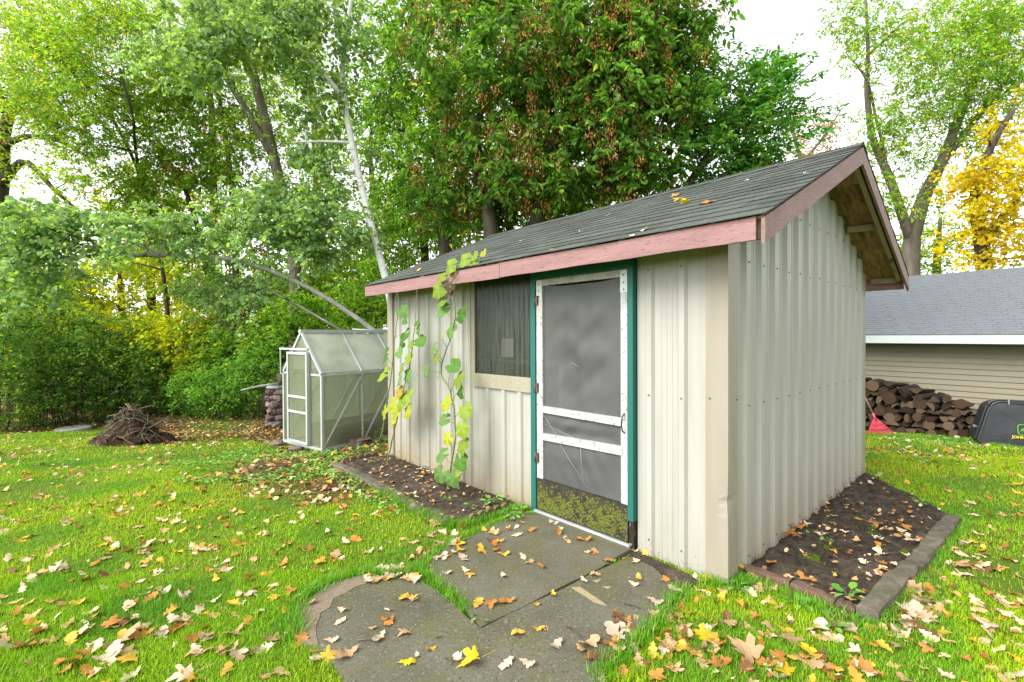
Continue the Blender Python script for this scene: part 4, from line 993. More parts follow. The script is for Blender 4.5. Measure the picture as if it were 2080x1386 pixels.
# ================================================================== TREES AND SHRUBS
TR = np.random.default_rng(101)
def unit(a): return a / np.maximum(np.linalg.norm(a, axis=-1, keepdims=True), 1e-9)
def pick_cols(rng, n, cols):
    w_ = np.array([c_[1] for c_ in cols], float); w_ /= w_.sum(); k = rng.choice(len(cols), n, p=w_)
    return np.array([c_[0] for c_ in cols])[k]
def foliage(rng, C, R, sp):
    """leafy sprays round clump centres C with radii R -> V, F, colours"""
    S_, K = sp.get('sprays', 7), sp.get('K', 12); n = len(C) * S_
    Cc = np.repeat(C, S_, 0); Rr = np.repeat(R, S_)[:, None]
    O = Cc + rng.normal(0, 1, (n, 3)) * Rr * np.array([.42, .42, .34])
    D = unit(rng.normal(0, 1, (n, 3)) * np.array([1, 1, .55]) + 1.1 * (O - Cc) / Rr + np.array(sp.get('bias', (0, 0, 0))))
    L_ = Rr * rng.uniform(.5, 1.15, (n, 1)) * sp.get('len', 1.)
    side = unit(np.cross(D, np.array([0, 0, 1.]) + rng.normal(0, .25, (n, 3))))
    t = (np.arange(K) + .6) / K
    dr = sp.get('droop', .25)
    P = O[:, None] + D[:, None] * (L_ * t)[..., None] - np.array([0, 0, 1.]) * (dr * L_ * t ** 2)[..., None]
    P = P + rng.normal(0, 1, P.shape) * .10 * L_[..., None] * sp.get('scatter', 1.)
    sg = np.where(np.arange(K) % 2, 1., -1.)[None, :, None]
    A = unit(.55 * D[:, None] + sg * .85 * side[:, None] + np.array([0, 0, -sp.get('hang', .35)]) + rng.normal(0, .32, P.shape))
    Nn = np.array([0, 0, 1.]) + rng.normal(0, sp.get('tilt', .6), P.shape); Nn = unit(Nn - (Nn * A).sum(-1, keepdims=True) * A)
    Wd_ = np.cross(A, Nn)
    m = n * K; P, A, Nn, Wd_ = (q.reshape(m, 3) for q in (P, A, Nn, Wd_))
    sz = sp['size'] * 1.1 * rng.uniform(.6, 1.2, (m, 1)); ww = sz * sp['width'] * .5
    col = pick_cols(rng, m, sp['cols']) * rng.uniform(.72, 1.28, (m, 1)) * np.repeat(rng.uniform(.8, 1.2, (len(C), 1)), S_ * K, 0)
    if sp.get('folded', False):
        f_ = Nn * ww * .35
        V = np.stack([P, P + A * sz * .28 + Wd_ * ww * .9 + f_, P + A * sz * .66 + Wd_ * ww * .8 + f_, P + A * sz - Nn * sz * .12, P + A * sz * .66 - Wd_ * ww * .8 + f_, P + A * sz * .28 - Wd_ * ww * .9 + f_], 1)
        b = (np.arange(m) * 6)[:, None]; F = np.concatenate([b + np.array([0, 1, 2, 3]), b + np.array([0, 3, 4, 5])], 0); k = 6
    else:
        V = np.stack([P, P + A * sz * .45 + Wd_ * ww, P + A * sz - Nn * sz * .1, P + A * sz * .45 - Wd_ * ww], 1); F = np.arange(m * 4).reshape(m, 4); k = 4
    V = V.reshape(-1, 3); col = np.repeat(col, k, 0)
    # spray twigs
    tw = .004 * sp.get('twig', 1.); e = O + D * L_ - np.array([0, 0, 1.]) * dr * L_
    Vt = np.stack([O - side * tw, O + side * tw, e + side * tw * .3, e - side * tw * .3], 1).reshape(-1, 3)
    F = np.concatenate([F, np.arange(n * 4).reshape(n, 4) + len(V)], 0)
    col = np.concatenate([col, np.tile(np.array(sp.get('twigcol', (.09, .075, .05))), (n * 4, 1))], 0)
    return np.concatenate([V, Vt], 0), F, col

def hanging_seeds(rng, C, n_per, cols, ln=.062):
    n = len(C) * n_per; O = np.repeat(C, n_per, 0) + rng.normal(0, 1, (n, 3)) * np.array([.05, .05, .10]); m = n
    A = unit(np.array([0, 0, -1.]) + rng.normal(0, .3, (m, 3))); W_ = unit(np.cross(A, rng.normal(0, 1, (m, 3)))) * .008; l_ = ln * rng.uniform(.7, 1.2, (m, 1))
    V = np.stack([O, O + A * l_ * .6 + W_ * 1.6, O + A * l_, O + A * l_ * .5 - W_], 1).reshape(-1, 3)
    return V, np.arange(m * 4).reshape(m, 4), np.repeat(pick_cols(rng, m, cols) * rng.uniform(.65, 1.3, (m, 1)), 4, 0)

def clump_points(rng, spec):
    """(px, py, rx, ry, D, dD, n, r): n clumps in an ellipse seen at that pixel, at forward distance D +- dD"""
    px, py, rx, ry, D, dD, n, r = spec; o = []
    while len(o) < n:
        a, b, c_ = rng.uniform(-1, 1, 3)
        if a * a + b * b > 1: continue
        p = at(px + a * rx, py + b * ry, D + c_ * dD * math.sqrt(max(0, 1 - .6 * (a * a + b * b))))
        if p[2] < float(gz(p[0], p[1])) + .12: continue
        o.append(p)
    return np.array(o), r * rng.uniform(.75, 1.25, n)

def tree(name, label, trunks, clusters, sp, bark, group=None, cat='tree', seeds=None, mat='leaf', seed=0, branch=1., base_extra=None, minr=.006, extra=None):
    rng = np.random.default_rng(1000 + seed)
    tp = []
    for i, tk in enumerate(trunks):
        pts = [at(a, b, D) for a, b, D, r in tk]; rad = [q[3] for q in tk]
        if i == 0 or base_extra:
            p0 = pts[0].copy(); p0[2] = float(gz(p0[0], p0[1])) - .1
            if p0[2] < pts[0][2] - .05: pts = [p0] + pts; rad = [rad[0] * 1.25] + rad
        tp.append((pts, rad))
    base = tp[0][0][0].copy(); base[2] += .1
    root = empty(name, base, 0, label, cat, group)
    mb = MB(); nodes = []; nr = []
    for pts, rad in tp:
        Q = []; R_ = []
        for (a, b), (ra, rb) in zip(zip(pts[:-1], pts[1:]), zip(rad[:-1], rad[1:])):
            k = max(2, int(np.linalg.norm(b - a) / .35))
            for j in range(k): t = j / k; Q.append(a + (b - a) * t + rng.normal(0, .012, 3) * (j > 0)); R_.append(ra + (rb - ra) * t)
        Q.append(pts[-1]); R_.append(rad[-1])
        # smooth the path
        Q = np.array(Q); 
        for _ in range(2): Q[1:-1] = .25 * Q[:-2] + .5 * Q[1:-1] + .25 * Q[2:]
        mb.tube(Q - base, R_, 9); nodes += list(Q); nr += R_
    C = []; R = []
    for cs_ in clusters: a, b = clump_points(rng, cs_); C.append(a); R.append(b)
    C = np.concatenate(C); R = np.concatenate(R)
    N_ = np.array(nodes); d0 = np.min(np.linalg.norm(C[:, None] - N_[None], axis=-1), 1); order = np.argsort(d0)
    NP = np.zeros((len(N_) + 4 * len(C), 3)); NP[:len(N_)] = N_; NR = np.zeros(len(NP)); NR[:len(N_)] = nr; cnt = len(N_)
    for i in order:
        c_ = C[i]; dv = NP[:cnt] - c_; dist = np.linalg.norm(dv, axis=1); cost = dist + .8 * np.maximum(0, dv[:, 2] + .1 * dist) + .25 * (NR[:cnt] < .012)
        j = int(np.argmin(cost)); a = NP[j]; ln = dist[j]
        if ln < .05: continue
        r0 = min(NR[j] * .75, .010 + .017 * ln * branch); r1 = max(minr * .6, r0 * .35)
        mid = a + (c_ - a) * .5 + np.array([0, 0, .10 * ln]) + rng.normal(0, .07 * ln, 3); ts = np.linspace(0, 1, 5)
        pts = [(1 - t) ** 2 * a + 2 * t * (1 - t) * mid + t * t * c_ + (rng.normal(0, .02 * ln, 3) if 0 < t < 1 else 0) for t in ts]; rr_ = [r0 + (r1 - r0) * t for t in ts]
        mb.tube([p - base for p in pts], rr_, 5, cap=False)
        for p, q in zip(pts[1:], rr_[1:]): NP[cnt] = p; NR[cnt] = q; cnt += 1
    mb.build('trunk', MAT[bark], root)
    V, F, col = foliage(rng, C, R, sp); col[:, 0] *= sp.get('gain', 1.75) * sp.get('rg', 1.08); col[:, 1:] *= sp.get('gain', 1.75); col = np.clip(col, 0, .85)
    if extra:
        for cs_, sp2 in extra:
            a, b = clump_points(rng, cs_); V2, F2, c2 = foliage(rng, a, b, sp2); F = np.concatenate([F, F2 + len(V)], 0); V = np.concatenate([V, V2], 0); col = np.concatenate([col, c2 * 1.7], 0)
    link('crown', npmesh('crown', V - base, F, MAT[mat], col), root)
    if seeds:
        k = rng.random(len(C)) < seeds[0]; SCn = np.repeat(C[k], seeds[1], 0); SCn = SCn + rng.normal(0, 1, SCn.shape) * np.repeat(R[k], seeds[1])[:, None] * .6
        V, F, col = hanging_seeds(rng, SCn, seeds[2], seeds[3]); tag(link('seed_clusters', npmesh('seed_clusters', V - base, F, MAT['seeds'], col), root), kind='stuff')
    return root

BROWN = [((.40, .14, .05), 3), ((.5, .21, .08), 2), ((.26, .09, .04), 1)]
LEAF = {
 'boxelder': dict(rg=1.3, gain=1.9, size=.125, width=.46, sprays=8, K=15, cols=[((.045, .135, .018), 5), ((.08, .2, .025), 3), ((.03, .09, .02), 3), ((.3, .33, .03), .15)], folded=True, hang=.6, tilt=.7, droop=.35),
 'aspen':    dict(size=.074, gain=1.9, width=.85, rg=1.1, sprays=9, K=13, cols=[((.11, .20, .085), 5), ((.16, .26, .11), 3), ((.2, .31, .06), 1.2)], folded=True, hang=.5, tilt=.9, droop=.3),
 'left':     dict(rg=1.25, gain=1.85, size=.095, width=.42, sprays=7, K=14, cols=[((.095, .22, .025), 5), ((.16, .30, .03), 4), ((.05, .13, .02), 2), ((.32, .36, .03), .8)], hang=.3, tilt=.6, droop=.25),
 'yellowgreen': dict(gain=1.2, size=.11, width=.55, sprays=6, K=12, cols=[((.30, .40, .02), 4), ((.45, .45, .02), 3), ((.16, .28, .02), 2)], hang=.3, tilt=.7),
 'far':      dict(gain=1.5, size=.14, width=.5, sprays=6, K=12, cols=[((.10, .22, .03), 4), ((.17, .29, .03), 3), ((.30, .36, .03), 1)], hang=.3, tilt=.7),
 'elm':      dict(rg=1.2, size=.10, width=.42, sprays=6, K=17, cols=[((.045, .16, .035), 4), ((.07, .21, .04), 3), ((.12, .26, .03), 1.5)], folded=True, hang=.15, tilt=.45, droop=.12, scatter=.35, len=1.7, bias=(.75, 0, .55)),
 'ash':      dict(gain=1.4, size=.13, width=.36, sprays=7, K=13, cols=[((.13, .30, .035), 5), ((.24, .38, .03), 3), ((.42, .38, .04), 1.5), ((.08, .2, .03), 3)], hang=.5, tilt=.7, droop=.35),
 'maple':    dict(gain=1.0, rg=1.0, size=.115, width=.75, sprays=6, K=12, cols=[((.66, .52, .02), 5), ((.72, .60, .04), 3), ((.66, .42, .02), 1.5), ((.42, .46, .03), 2)], hang=.4, tilt=.7),
 'brownish': dict(gain=1.2, size=.11, width=.4, sprays=5, K=9, cols=[((.30, .22, .05), 4), ((.35, .16, .05), 2), ((.2, .24, .05), 2)], hang=.3, tilt=.7),
 'shrub':    dict(size=.065, width=.6, sprays=8, K=13, gain=1.7, cols=[((.07, .16, .03), 5), ((.11, .23, .04), 3), ((.04, .10, .02), 3), ((.28, .34, .03), .8)], hang=.15, tilt=.6, droop=.2),
 'shrub_light': dict(size=.07, width=.5, sprays=8, K=13, cols=[((.10, .24, .03), 5), ((.15, .30, .04), 3), ((.06, .16, .03), 2)], hang=.15, tilt=.45, droop=.3),
}
# --- boxelders behind the shed
tree('boxelder_tree', 'tall dark green boxelder hung with brown seed clusters behind the shed roof', [
    [(1000, 470, 9.6, .15), (985, 395, 9.6, .13), (1010, 355, 9.5, .10), (1060, 290, 9.3, .075), (1130, 200, 9.0, .06), (1190, 110, 8.8, .045), (1230, 0, 8.6, .03)],
    [(985, 395, 9.6, .11), (965, 330, 9.7, .085), (975, 200, 9.7, .07), (1040, 80, 9.5, .05), (1060, -60, 9.3, .03)],
    [(1085, 470, 9.4, .14), (1112, 330, 9.4, .11), (1140, 232, 9.2, .08), (1200, 180, 9.0, .06), (1290, 120, 8.7, .04), (1370, 40, 8.5, .025)]],
    [(1120, 60, 300, 150, 9.0, 1.3, 130, .42), (1130, 250, 290, 130, 9.3, 1.1, 115, .40), (1280, 180, 140, 150, 8.8, .8, 60, .38), (1330, 20, 130, 90, 8.6, .7, 30, .36), (960, 370, 130, 80, 10.2, .8, 34, .36), (1220, 370, 150, 50, 9.6, .6, 26, .34), (1030, 430, 170, 40, 10.5, .5, 26, .34)],
    LEAF['boxelder'], 'bark_dark', seeds=(.62, 6, 20, BROWN), seed=1)
tree('boxelder_tree', 'slender twin-stemmed boxelder between the white birch and the shed roof', [
    [(905, 470, 12.2, .17), (893, 330, 12.2, .14), (870, 180, 12., .11), (850, 60, 11.8, .08), (845, -60, 11.6, .05)],
    [(945, 470, 12.4, .13), (940, 350, 12.4, .11), (948, 240, 12.2, .08), (960, 100, 12, .05)],
    [(893, 330, 12.2, .08), (845, 270, 12., .06), (800, 260, 11.8, .04)]],
    [(880, 60, 130, 140, 12, 1.2, 60, .5), (850, 250, 110, 110, 12, 1.2, 46, .46), (860, 420, 110, 80, 12.4, .9, 40, .42), (770, 170, 60, 120, 12.5, .8, 22, .42)],
    dict(LEAF['boxelder'], cols=[((.06, .17, .02), 5), ((.11, .25, .03), 4), ((.04, .11, .02), 2)], size=.12), 'bark_dark', seeds=(.3, 3, 12, BROWN), seed=2)
# --- white birch and leaning aspen
tree('birch_tree', 'white barked birch leaning left from behind the shed', [
    [(800, 610, 8.6, .066), (770, 520, 8.6, .064), (738, 400, 8.6, .060), (716, 290, 8.5, .054), (694, 195, 8.4, .05), (692, 120, 8.3, .036), (708, 40, 8.2, .035), (725, -80, 8.1, .02)],
    [(694, 195, 8.4, .05), (655, 145, 8.3, .042), (610, 105, 8.2, .034), (540, 95, 8.0, .024), (470, 90, 7.9, .016)],
    [(716, 290, 8.5, .03), (650, 285, 8.4, .018), (590, 290, 8.3, .01)]],
    [(650, 60, 90, 80, 8.2, .7, 26, .34), (500, 50, 150, 75, 7.9, .6, 40, .34), (380, 110, 90, 60, 7.8, .5, 16, .3), (700, 330, 90, 70, 8.6, .5, 10, .26), (640, 200, 60, 60, 8.3, .4, 8, .28)],
    LEAF['aspen'], 'bark_white', seed=3)
tree('aspen_tree', 'bent aspen whose pale trunk arches low over the greenhouse to the left', [
    [(800, 705, 8.6, .046), (755, 668, 8.6, .045), (690, 622, 8.55, .044), (620, 580, 8.5, .042), (545, 546, 8.45, .04), (465, 523, 8.4, .04), (400, 520, 8.3, .04), (310, 516, 8.1, .038), (160, 518, 7.7, .032), (40, 535, 7.5, .02), (-80, 540, 7.4, .012)],
    [(325, 516, 7.9, .03), (280, 492, 7.8, .022), (235, 497, 7.7, .016), (150, 505, 7.6, .012)],
    [(700, 675, 8.8, .022), (610, 622, 8.7, .02), (540, 585, 8.6, .015), (470, 560, 8.5, .01)]],
    [(120, 470, 170, 45, 7.6, .6, 40, .27), (40, 560, 110, 60, 7.5, .6, 20, .26), (560, 430, 120, 60, 8.5, .6, 46, .3), (650, 470, 100, 50, 8.6, .6, 26, .3), (400, 480, 110, 40, 8.1, .5, 16, .26), (480, 590, 100, 40, 8.6, .5, 14, .26), (20, 460, 60, 50, 7.5, .5, 12, .26)],
    LEAF['aspen'], 'bark_aspen', seed=4)
# --- left trees
tree('ash_tree', 'straight grey-brown trunk rising between birch and brown-seeded tree', [
    [(600, 520, 12.5, .155), (575, 400, 12.5, .14), (545, 270, 12.4, .125), (512, 140, 12.2, .105), (497, 20, 12., .08), (490, -80, 11.8, .07)],
    [(556, 320, 12.4, .10), (480, 190, 12.2, .08), (430, 110, 12., .06), (330, 60, 11.6, .04), (240, 30, 11.4, .02)],
    [(512, 140, 12.2, .06), (560, 60, 12, .04), (590, -40, 12, .03)]],
    [(420, 60, 220, 110, 11.8, 1.1, 120, .48), (560, 230, 110, 120, 12.8, 1., 64, .46), (180, 60, 120, 80, 11.2, .8, 60, .44), (620, 380, 90, 80, 13, .8, 40, .44)],
    LEAF['left'], 'bark_grey', seed=5)
tree('boxelder_tree', 'dark multi-stemmed boxelder with brown seeds behind the low shrubs', [
    [(478, 800, 13.4, .12), (470, 700, 13.4, .10), (480, 580, 13.4, .09), (475, 420, 13.4, .08), (462, 300, 13.2, .06), (448, 230, 13.0, .045), (440, 120, 12.8, .03)],
    [(470, 700, 13.4, .07), (440, 640, 13.4, .06), (400, 450, 13.4, .07), (380, 390, 13.4, .055), (330, 300, 13.0, .04), (250, 240, 12.6, .025)],
    [(470, 700, 13.4, .06), (500, 620, 13.4, .05), (505, 560, 13.4, .04)]],
    [(390, 250, 130, 110, 13.2, 1., 60, .48), (370, 400, 130, 80, 13.4, .9, 46, .46), (470, 560, 120, 80, 13.4, .7, 36, .44), (480, 690, 100, 60, 13.4, .6, 26, .34), (300, 170, 110, 70, 13.4, .7, 22, .46)],
    dict(LEAF['boxelder'], cols=[((.07, .18, .02), 5), ((.12, .25, .03), 3), ((.04, .11, .02), 2)], folded=False), 'bark_dark', seeds=(.65, 5, 16, BROWN), seed=6)
tree('young_tree', 'thin grey stems leaning left through the brown-seeded boxelder', [
    [(345, 700, 14.0, .065), (338, 600, 14.0, .055), (318, 470, 13.8, .05), (280, 340, 13.4, .045), (215, 215, 13.0, .04), (140, 140, 11., .03), (90, 100, 10.9, .015)],
    [(280, 340, 13.4, .04), (270, 230, 11.2, .03), (240, 130, 11, .02)]],
    [(190, 230, 110, 80, 11.8, .9, 54, .36), (90, 140, 90, 70, 10.9, .8, 40, .36), (280, 330, 80, 80, 13, .7, 34, .4), (270, 480, 110, 70, 13.4, .7, 46, .42)],
    LEAF['left'], 'bark_dark', seed=7)
tree('oak_tree', 'old tree with crooked dark boughs at the far edge of the hedge', [
    [(-40, 720, 13., .30), (-20, 500, 13., .26), (-2, 380, 13., .22), (5, 300, 12.8, .16), (10, 230, 12.6, .12), (50, 205, 12.4, .06), (75, 195, 12.3, .03)],
    [(-2, 380, 13., .14), (30, 335, 12.6, .10), (55, 320, 12.4, .08), (110, 390, 12.2, .05), (150, 420, 12., .03)],
    [(5, 300, 12.8, .09), (40, 275, 12.4, .07), (110, 278, 12.2, .05), (180, 320, 12, .03)],
    [(10, 230, 12.6, .08), (-30, 100, 12.4, .06), (-20, -20, 12.2, .04)]],
    [(50, 90, 140, 120, 12.3, 1., 110, .46), (90, 210, 100, 50, 12.2, .8, 34, .38), (140, 300, 80, 36, 12., .6, 16, .34), (110, 370, 70, 30, 12., .5, 10, .3), (-20, 300, 50, 110, 12.6, .6, 16, .36), (150, 20, 110, 60, 12, .8, 26, .42)],
    dict(LEAF['left'], cols=[((.13, .27, .03), 5), ((.2, .34, .04), 3), ((.09, .18, .02), 2), ((.4, .2, .06), .6)]), 'bark_dark', seed=8)
# --- right side
tree('elm_tree', 'dark green elm with long feathery sprays reaching out beside the roof ridge', [
    [(1340, 520, 9.6, .12), (1370, 420, 9.4, .10), (1420, 340, 9.2, .07), (1490, 255, 9.0, .05), (1530, 170, 8.9, .03), (1560, 100, 8.8, .016)],
    [(1420, 340, 9.2, .05), (1500, 290, 9.0, .035), (1570, 200, 8.9, .02), (1650, 125, 8.8, .01)],
    [(1370, 420, 9.4, .06), (1450, 370, 9.2, .04), (1530, 320, 9.1, .02)]],
    [(1450, 270, 90, 90, 9.1, .7, 36, .34), (1520, 250, 80, 60, 8.9, .6, 20, .3), (1470, 350, 110, 50, 9.3, .6, 30, .32), (1400, 180, 60, 90, 9.2, .6, 24, .34), (1560, 180, 60, 40, 8.8, .4, 5, .2)],
    LEAF['elm'], 'bark_dark', seed=9, extra=[
        ((1510, 190, 60, 60, 8.9, .5, 15, .3), dict(LEAF['elm'], sprays=3, K=24, len=3.2, scatter=.06, tilt=.3, bias=(1.5, 0, 1.6), droop=.12, twig=1.3)),
        ((1560, 200, 50, 60, 8.9, .5, 14, .3), dict(LEAF['elm'], sprays=3, K=24, len=3.2, scatter=.06, tilt=.3, bias=(2.2, 0, 1.0), droop=.15, twig=1.3)),
        ((1560, 280, 60, 50, 9.0, .5, 10, .3), dict(LEAF['elm'], sprays=3, K=22, len=2.8, scatter=.06, tilt=.3, bias=(2.2, 0, .3), droop=.2, twig=1.3))])
tree('small_tree', 'sparse brownish small tree showing over the shed ridge', [
    [(1640, 420, 19., .12), (1630, 330, 19., .09), (1610, 270, 19, .06), (1600, 220, 19, .03)], [(1630, 330, 19., .06), (1680, 270, 19, .04), (1710, 220, 19, .02)]],
    [(1640, 270, 80, 55, 19, 1.4, 46, .55), (1700, 270, 40, 50, 19, 1., 8, .5), (1600, 310, 60, 30, 19, 1, 8, .5)], LEAF['brownish'], 'bark_grey', mat='leaf_far', seed=10)
tree('ash_tree', 'tall forked ash with yellowing leaves behind the garage roof', [
    [(1848, 600, 17., .30), (1850, 490, 17., .26), (1875, 400, 17., .22), (1915, 330, 16.8, .17), (1955, 220, 16.6, .13), (2000, 120, 16.4, .09), (2030, 0, 16.2, .06)],
    [(1850, 490, 17., .17), (1805, 355, 17., .14), (1770, 280, 17., .11), (1758, 170, 16.8, .085), (1765, 110, 16.6, .06), (1758, 0, 16.4, .04)],
    [(1915, 330, 16.8, .12), (1990, 230, 16.4, .09), (2070, 130, 16., .06), (2110, 60, 16., .04)],
    [(1805, 355, 17., .05), (1760, 150, 17, .04), (1720, 110, 17, .02)], [(1765, 110, 16.6, .05), (1830, 50, 16.4, .03)]],
    [(1760, 60, 75, 80, 16.6, 1., 38, .5), (1930, 90, 130, 110, 16.2, 1.4, 120, .6), (2040, 60, 110, 120, 16, 1.2, 100, .6), (1900, 240, 110, 90, 16.6, 1.2, 76, .55), (1790, 250, 55, 90, 17., .8, 18, .45), (1850, 380, 100, 80, 17., 1., 30, .5), (2030, 230, 90, 90, 16.4, 1., 34, .5)],
    LEAF['ash'], 'bark_grey', mat='leaf_far', seed=11)
tree('maple_tree', 'golden yellow maple glowing beyond the garage ridge', [
    [(2010, 640, 14.5, .22), (1995, 500, 14.5, .19), (1975, 400, 14.4, .14), (2010, 300, 14.2, .10), (2060, 220, 14., .06)], [(1995, 500, 14.5, .12), (2050, 420, 14.2, .08), (2110, 350, 14, .05)]],
    [(2060, 290, 70, 90, 14., 1., 28, .45), (2015, 400, 85, 70, 14.2, .9, 28, .42), (2080, 430, 90, 120, 14., 1., 36, .45), (2005, 500, 85, 45, 14.3, .8, 18, .4), (1960, 380, 50, 40, 14.2, .5, 10, .35)],
    LEAF['maple'], 'bark_dark', mat='leaf_far', seed=12)
for i, (px, py, rx, ry, D, lab, n) in enumerate(((1900, 500, 90, 60, 20., 'green tree low behind the garage roof, left of the golden maple', 60), (1790, 480, 60, 80, 23., 'pale green tree between the shed rake and the forked ash', 16))):
    tree('background_tree', lab, [[(px, 600, D, .2), (px + 5, py, D, .12), (px + 10, py - 60, D, .06)]], [(px, py, rx, ry, D, 1.5, n, .7)], dict(LEAF['far'], cols=LEAF['ash']['cols']), 'bark_grey', mat='leaf_far', seed=20 + i)
# --- woodland behind (yellow-green, backlit)
far = [(250, 610, 160, 110, 17., 'yellowgreen', 60, 'glowing yellow-green tree seen through the hedge'), (60, 620, 110, 90, 16.5, 'far', 46, 'pale green tree behind the dark hedge end'),
       (430, 560, 120, 120, 18., 'yellowgreen', 34, 'yellow-green sapling behind the dark boxelder stems'), (640, 600, 120, 110, 16., 'far', 52, 'mid green tree behind the greenhouse'),
       (300, 420, 130, 100, 19., 'yellowgreen', 34, 'yellowing tree high behind the brown-seeded boxelder'), (760, 360, 90, 140, 18., 'far', 34, 'light green tree glimpsed beside the birch trunk'),
       (640, 200, 110, 150, 19., 'far', 40, 'bright green tall tree behind the birch fork'), (860, 440, 120, 70, 16., 'far', 34, 'green tree filling the gap above the roof corner'),
       (1000, 300, 150, 160, 18., 'far', 50, 'green tree far behind the tall boxelder'), (1220, 330, 170, 110, 17., 'far', 50, 'green tree behind the boxelder and the roof slope'),
       (760, 560, 80, 100, 15.5, 'far', 34, 'green tree between the birch foot and the greenhouse'), (430, 180, 160, 120, 20., 'far', 34, 'high pale tree behind the straight grey trunk')]
for i, (px, py, rx, ry, D, lf, n, lab) in enumerate(far):
    tree('woodland_tree', lab, [[(px + 10, 690, D, .17), (px, py + ry * .4, D, .13), (px - 8, py - ry * .3, D, .08), (px - 5, py - ry, D, .03)]], [(px, py, rx, ry, D, 1.8, int(n * 1.7), .6)], dict(LEAF[lf], size=.15), 'bark_dark', 'woodland trees behind the yard', mat='leaf_far', seed=30 + i)
for i, (px, py, rx, ry, D, lf, n) in enumerate(((-40, 680, 90, 70, 13.5, 'far', 26), (80, 690, 90, 60, 14.5, 'yellowgreen', 26), (190, 700, 90, 60, 14., 'yellowgreen', 28), (300, 700, 80, 60, 14.5, 'yellowgreen', 28), (390, 690, 80, 70, 13.5, 'yellowgreen', 24), (480, 700, 80, 60, 14., 'far', 26), (570, 690, 80, 60, 13.5, 'far', 26), (660, 680, 80, 70, 14., 'far', 26), (750, 670, 70, 70, 14., 'far', 24), (140, 600, 90, 60, 18., 'yellowgreen', 26), (340, 560, 90, 60, 19., 'yellowgreen', 24), (540, 620, 90, 60, 18., 'yellowgreen', 24), (20, 560, 100, 60, 17., 'far', 26), (240, 650, 100, 50, 20., 'yellowgreen', 26), (440, 640, 100, 50, 20., 'yellowgreen', 26), (620, 630, 100, 60, 20., 'yellowgreen', 26), (700, 560, 90, 70, 17., 'far', 26), (820, 520, 80, 70, 16., 'far', 24), (930, 450, 90, 50, 15., 'far', 22), (60, 640, 100, 50, 20., 'yellowgreen', 26), (1150, 420, 120, 50, 15., 'far', 22))):
    lab = 'bright yellow-green undergrowth bush beyond the hedge' if lf == 'yellowgreen' else 'mid green undergrowth bush in the woodland beyond'
    tree('understory_bush', lab, [[(px, 745, D, .05), (px + 6, py, D, .03), (px - 8, py - ry * .6, D, .015)]], [(px, py, rx, ry, D, .9, int(n * 1.9), .45)], dict(LEAF[lf], size=.13), 'bark_dark', lab.split(' bush')[0] + ' bushes', 'bush', mat='leaf_far', seed=120 + i, branch=.6)
# --- shrubs along the lawn edge
shr = [(-30, 740, 90, 150, 0, 46), (70, 760, 80, 110, 0, 46), (150, 770, 80, 100, 0, 46), (235, 770, 75, 80, 0, 42), (310, 770, 70, 75, 0, 40), (385, 775, 60, 60, 0, 32), (10, 640, 80, 90, .8, 36), (130, 680, 90, 80, .9, 38), (230, 700, 80, 60, .9, 28)]
for i, (px, py, rx, ry, dd, n) in enumerate(shr):
    D = float(np.interp(px, [-60, 60, 180, 330, 420, 540], [p[1] for p in HEDGE])) + .55 + dd
    rs = np.random.default_rng(60 + i); yb = 693 + 968 * (CH - float(gz(at(px, 700, D)[0], D))) / D
    tk = [[(px + rs.uniform(-10, 10), yb - 4, D, .022), (px + rs.uniform(-20, 20), yb - 50, D + rs.uniform(-.1, .1), .018), (px + rs.uniform(-40, 40), py, D, .012), (px + rs.uniform(-60, 60), py - ry * .6, D, .006)]]
    for k in range(6):
        x0 = px + rs.uniform(-.55, .55) * rx; tk.append([(x0, yb, D + rs.uniform(-.2, .3), .014), (x0 + rs.uniform(-14, 14), yb - 40, D, .012), (x0 + rs.uniform(-30, 30), py, D, .007)])
    HL = ['dark hedge shrub at the open end of the hedge', 'dark hedge shrub between the hedge end and the concrete lid', 'dark hedge shrub right behind the round concrete lid', 'dark hedge shrub between concrete lid and brush pile', 'dark hedge shrub right behind the brush pile', 'dark hedge shrub where the hedge meets the low bright shrubs']
    tree('shrub', HL[i] if dd == 0 else 'taller dark shrub standing behind the hedge front', tk, [(px, py, rx, ry, D, .5, n * 2, .26)], LEAF['shrub'], 'bark_dark', 'shrubs of the hedge' if dd == 0 else 'taller shrubs behind the hedge', 'shrub', seed=60 + i, branch=.5, base_extra=True, minr=.004)
for i, (px, py, rx, ry, D, lab, n) in enumerate(((445, 795, 55, 34, 12.6, 'low bright green arching shrub under the boxelder stems', 46), (525, 750, 45, 50, 12.6, 'light green shrub just left of the stone pillar', 34), (400, 795, 55, 42, 12.8, 'low green shrub behind the brush pile', 44), (490, 780, 50, 50, 13., 'dense dark-centred bush at the foot of the boxelder stems', 44), (500, 715, 90, 45, 13., 'loose mid green bush before the dark stems', 40), (600, 640, 60, 50, 10.2, 'leafy green bush behind the greenhouse ridge', 36), (760, 640, 60, 50, 10.5, 'green bush in the gap between greenhouse and shed', 26), (725, 590, 70, 60, 11, 'leafy thicket under the arching aspen', 34))):
    tree('shrub', lab, [[(px, py + ry * .6, D, .02), (px + 8, py, D, .014), (px - 10, py - ry * .5, D, .006)], [(px, py + ry * .6, D, .016), (px - 30, py, D, .01), (px - 45, py - ry * .3, D, .005)]], [(px, py, rx, ry, D, .5, int(n * (1.5 if D > 12 else 1)), .3 if D > 12 else .24)], LEAF['shrub_light'] if i < 5 else dict(LEAF['shrub'], cols=LEAF['left']['cols'], size=.08), 'bark_dark', None, 'shrub', seed=80 + i, branch=.5, minr=.004)

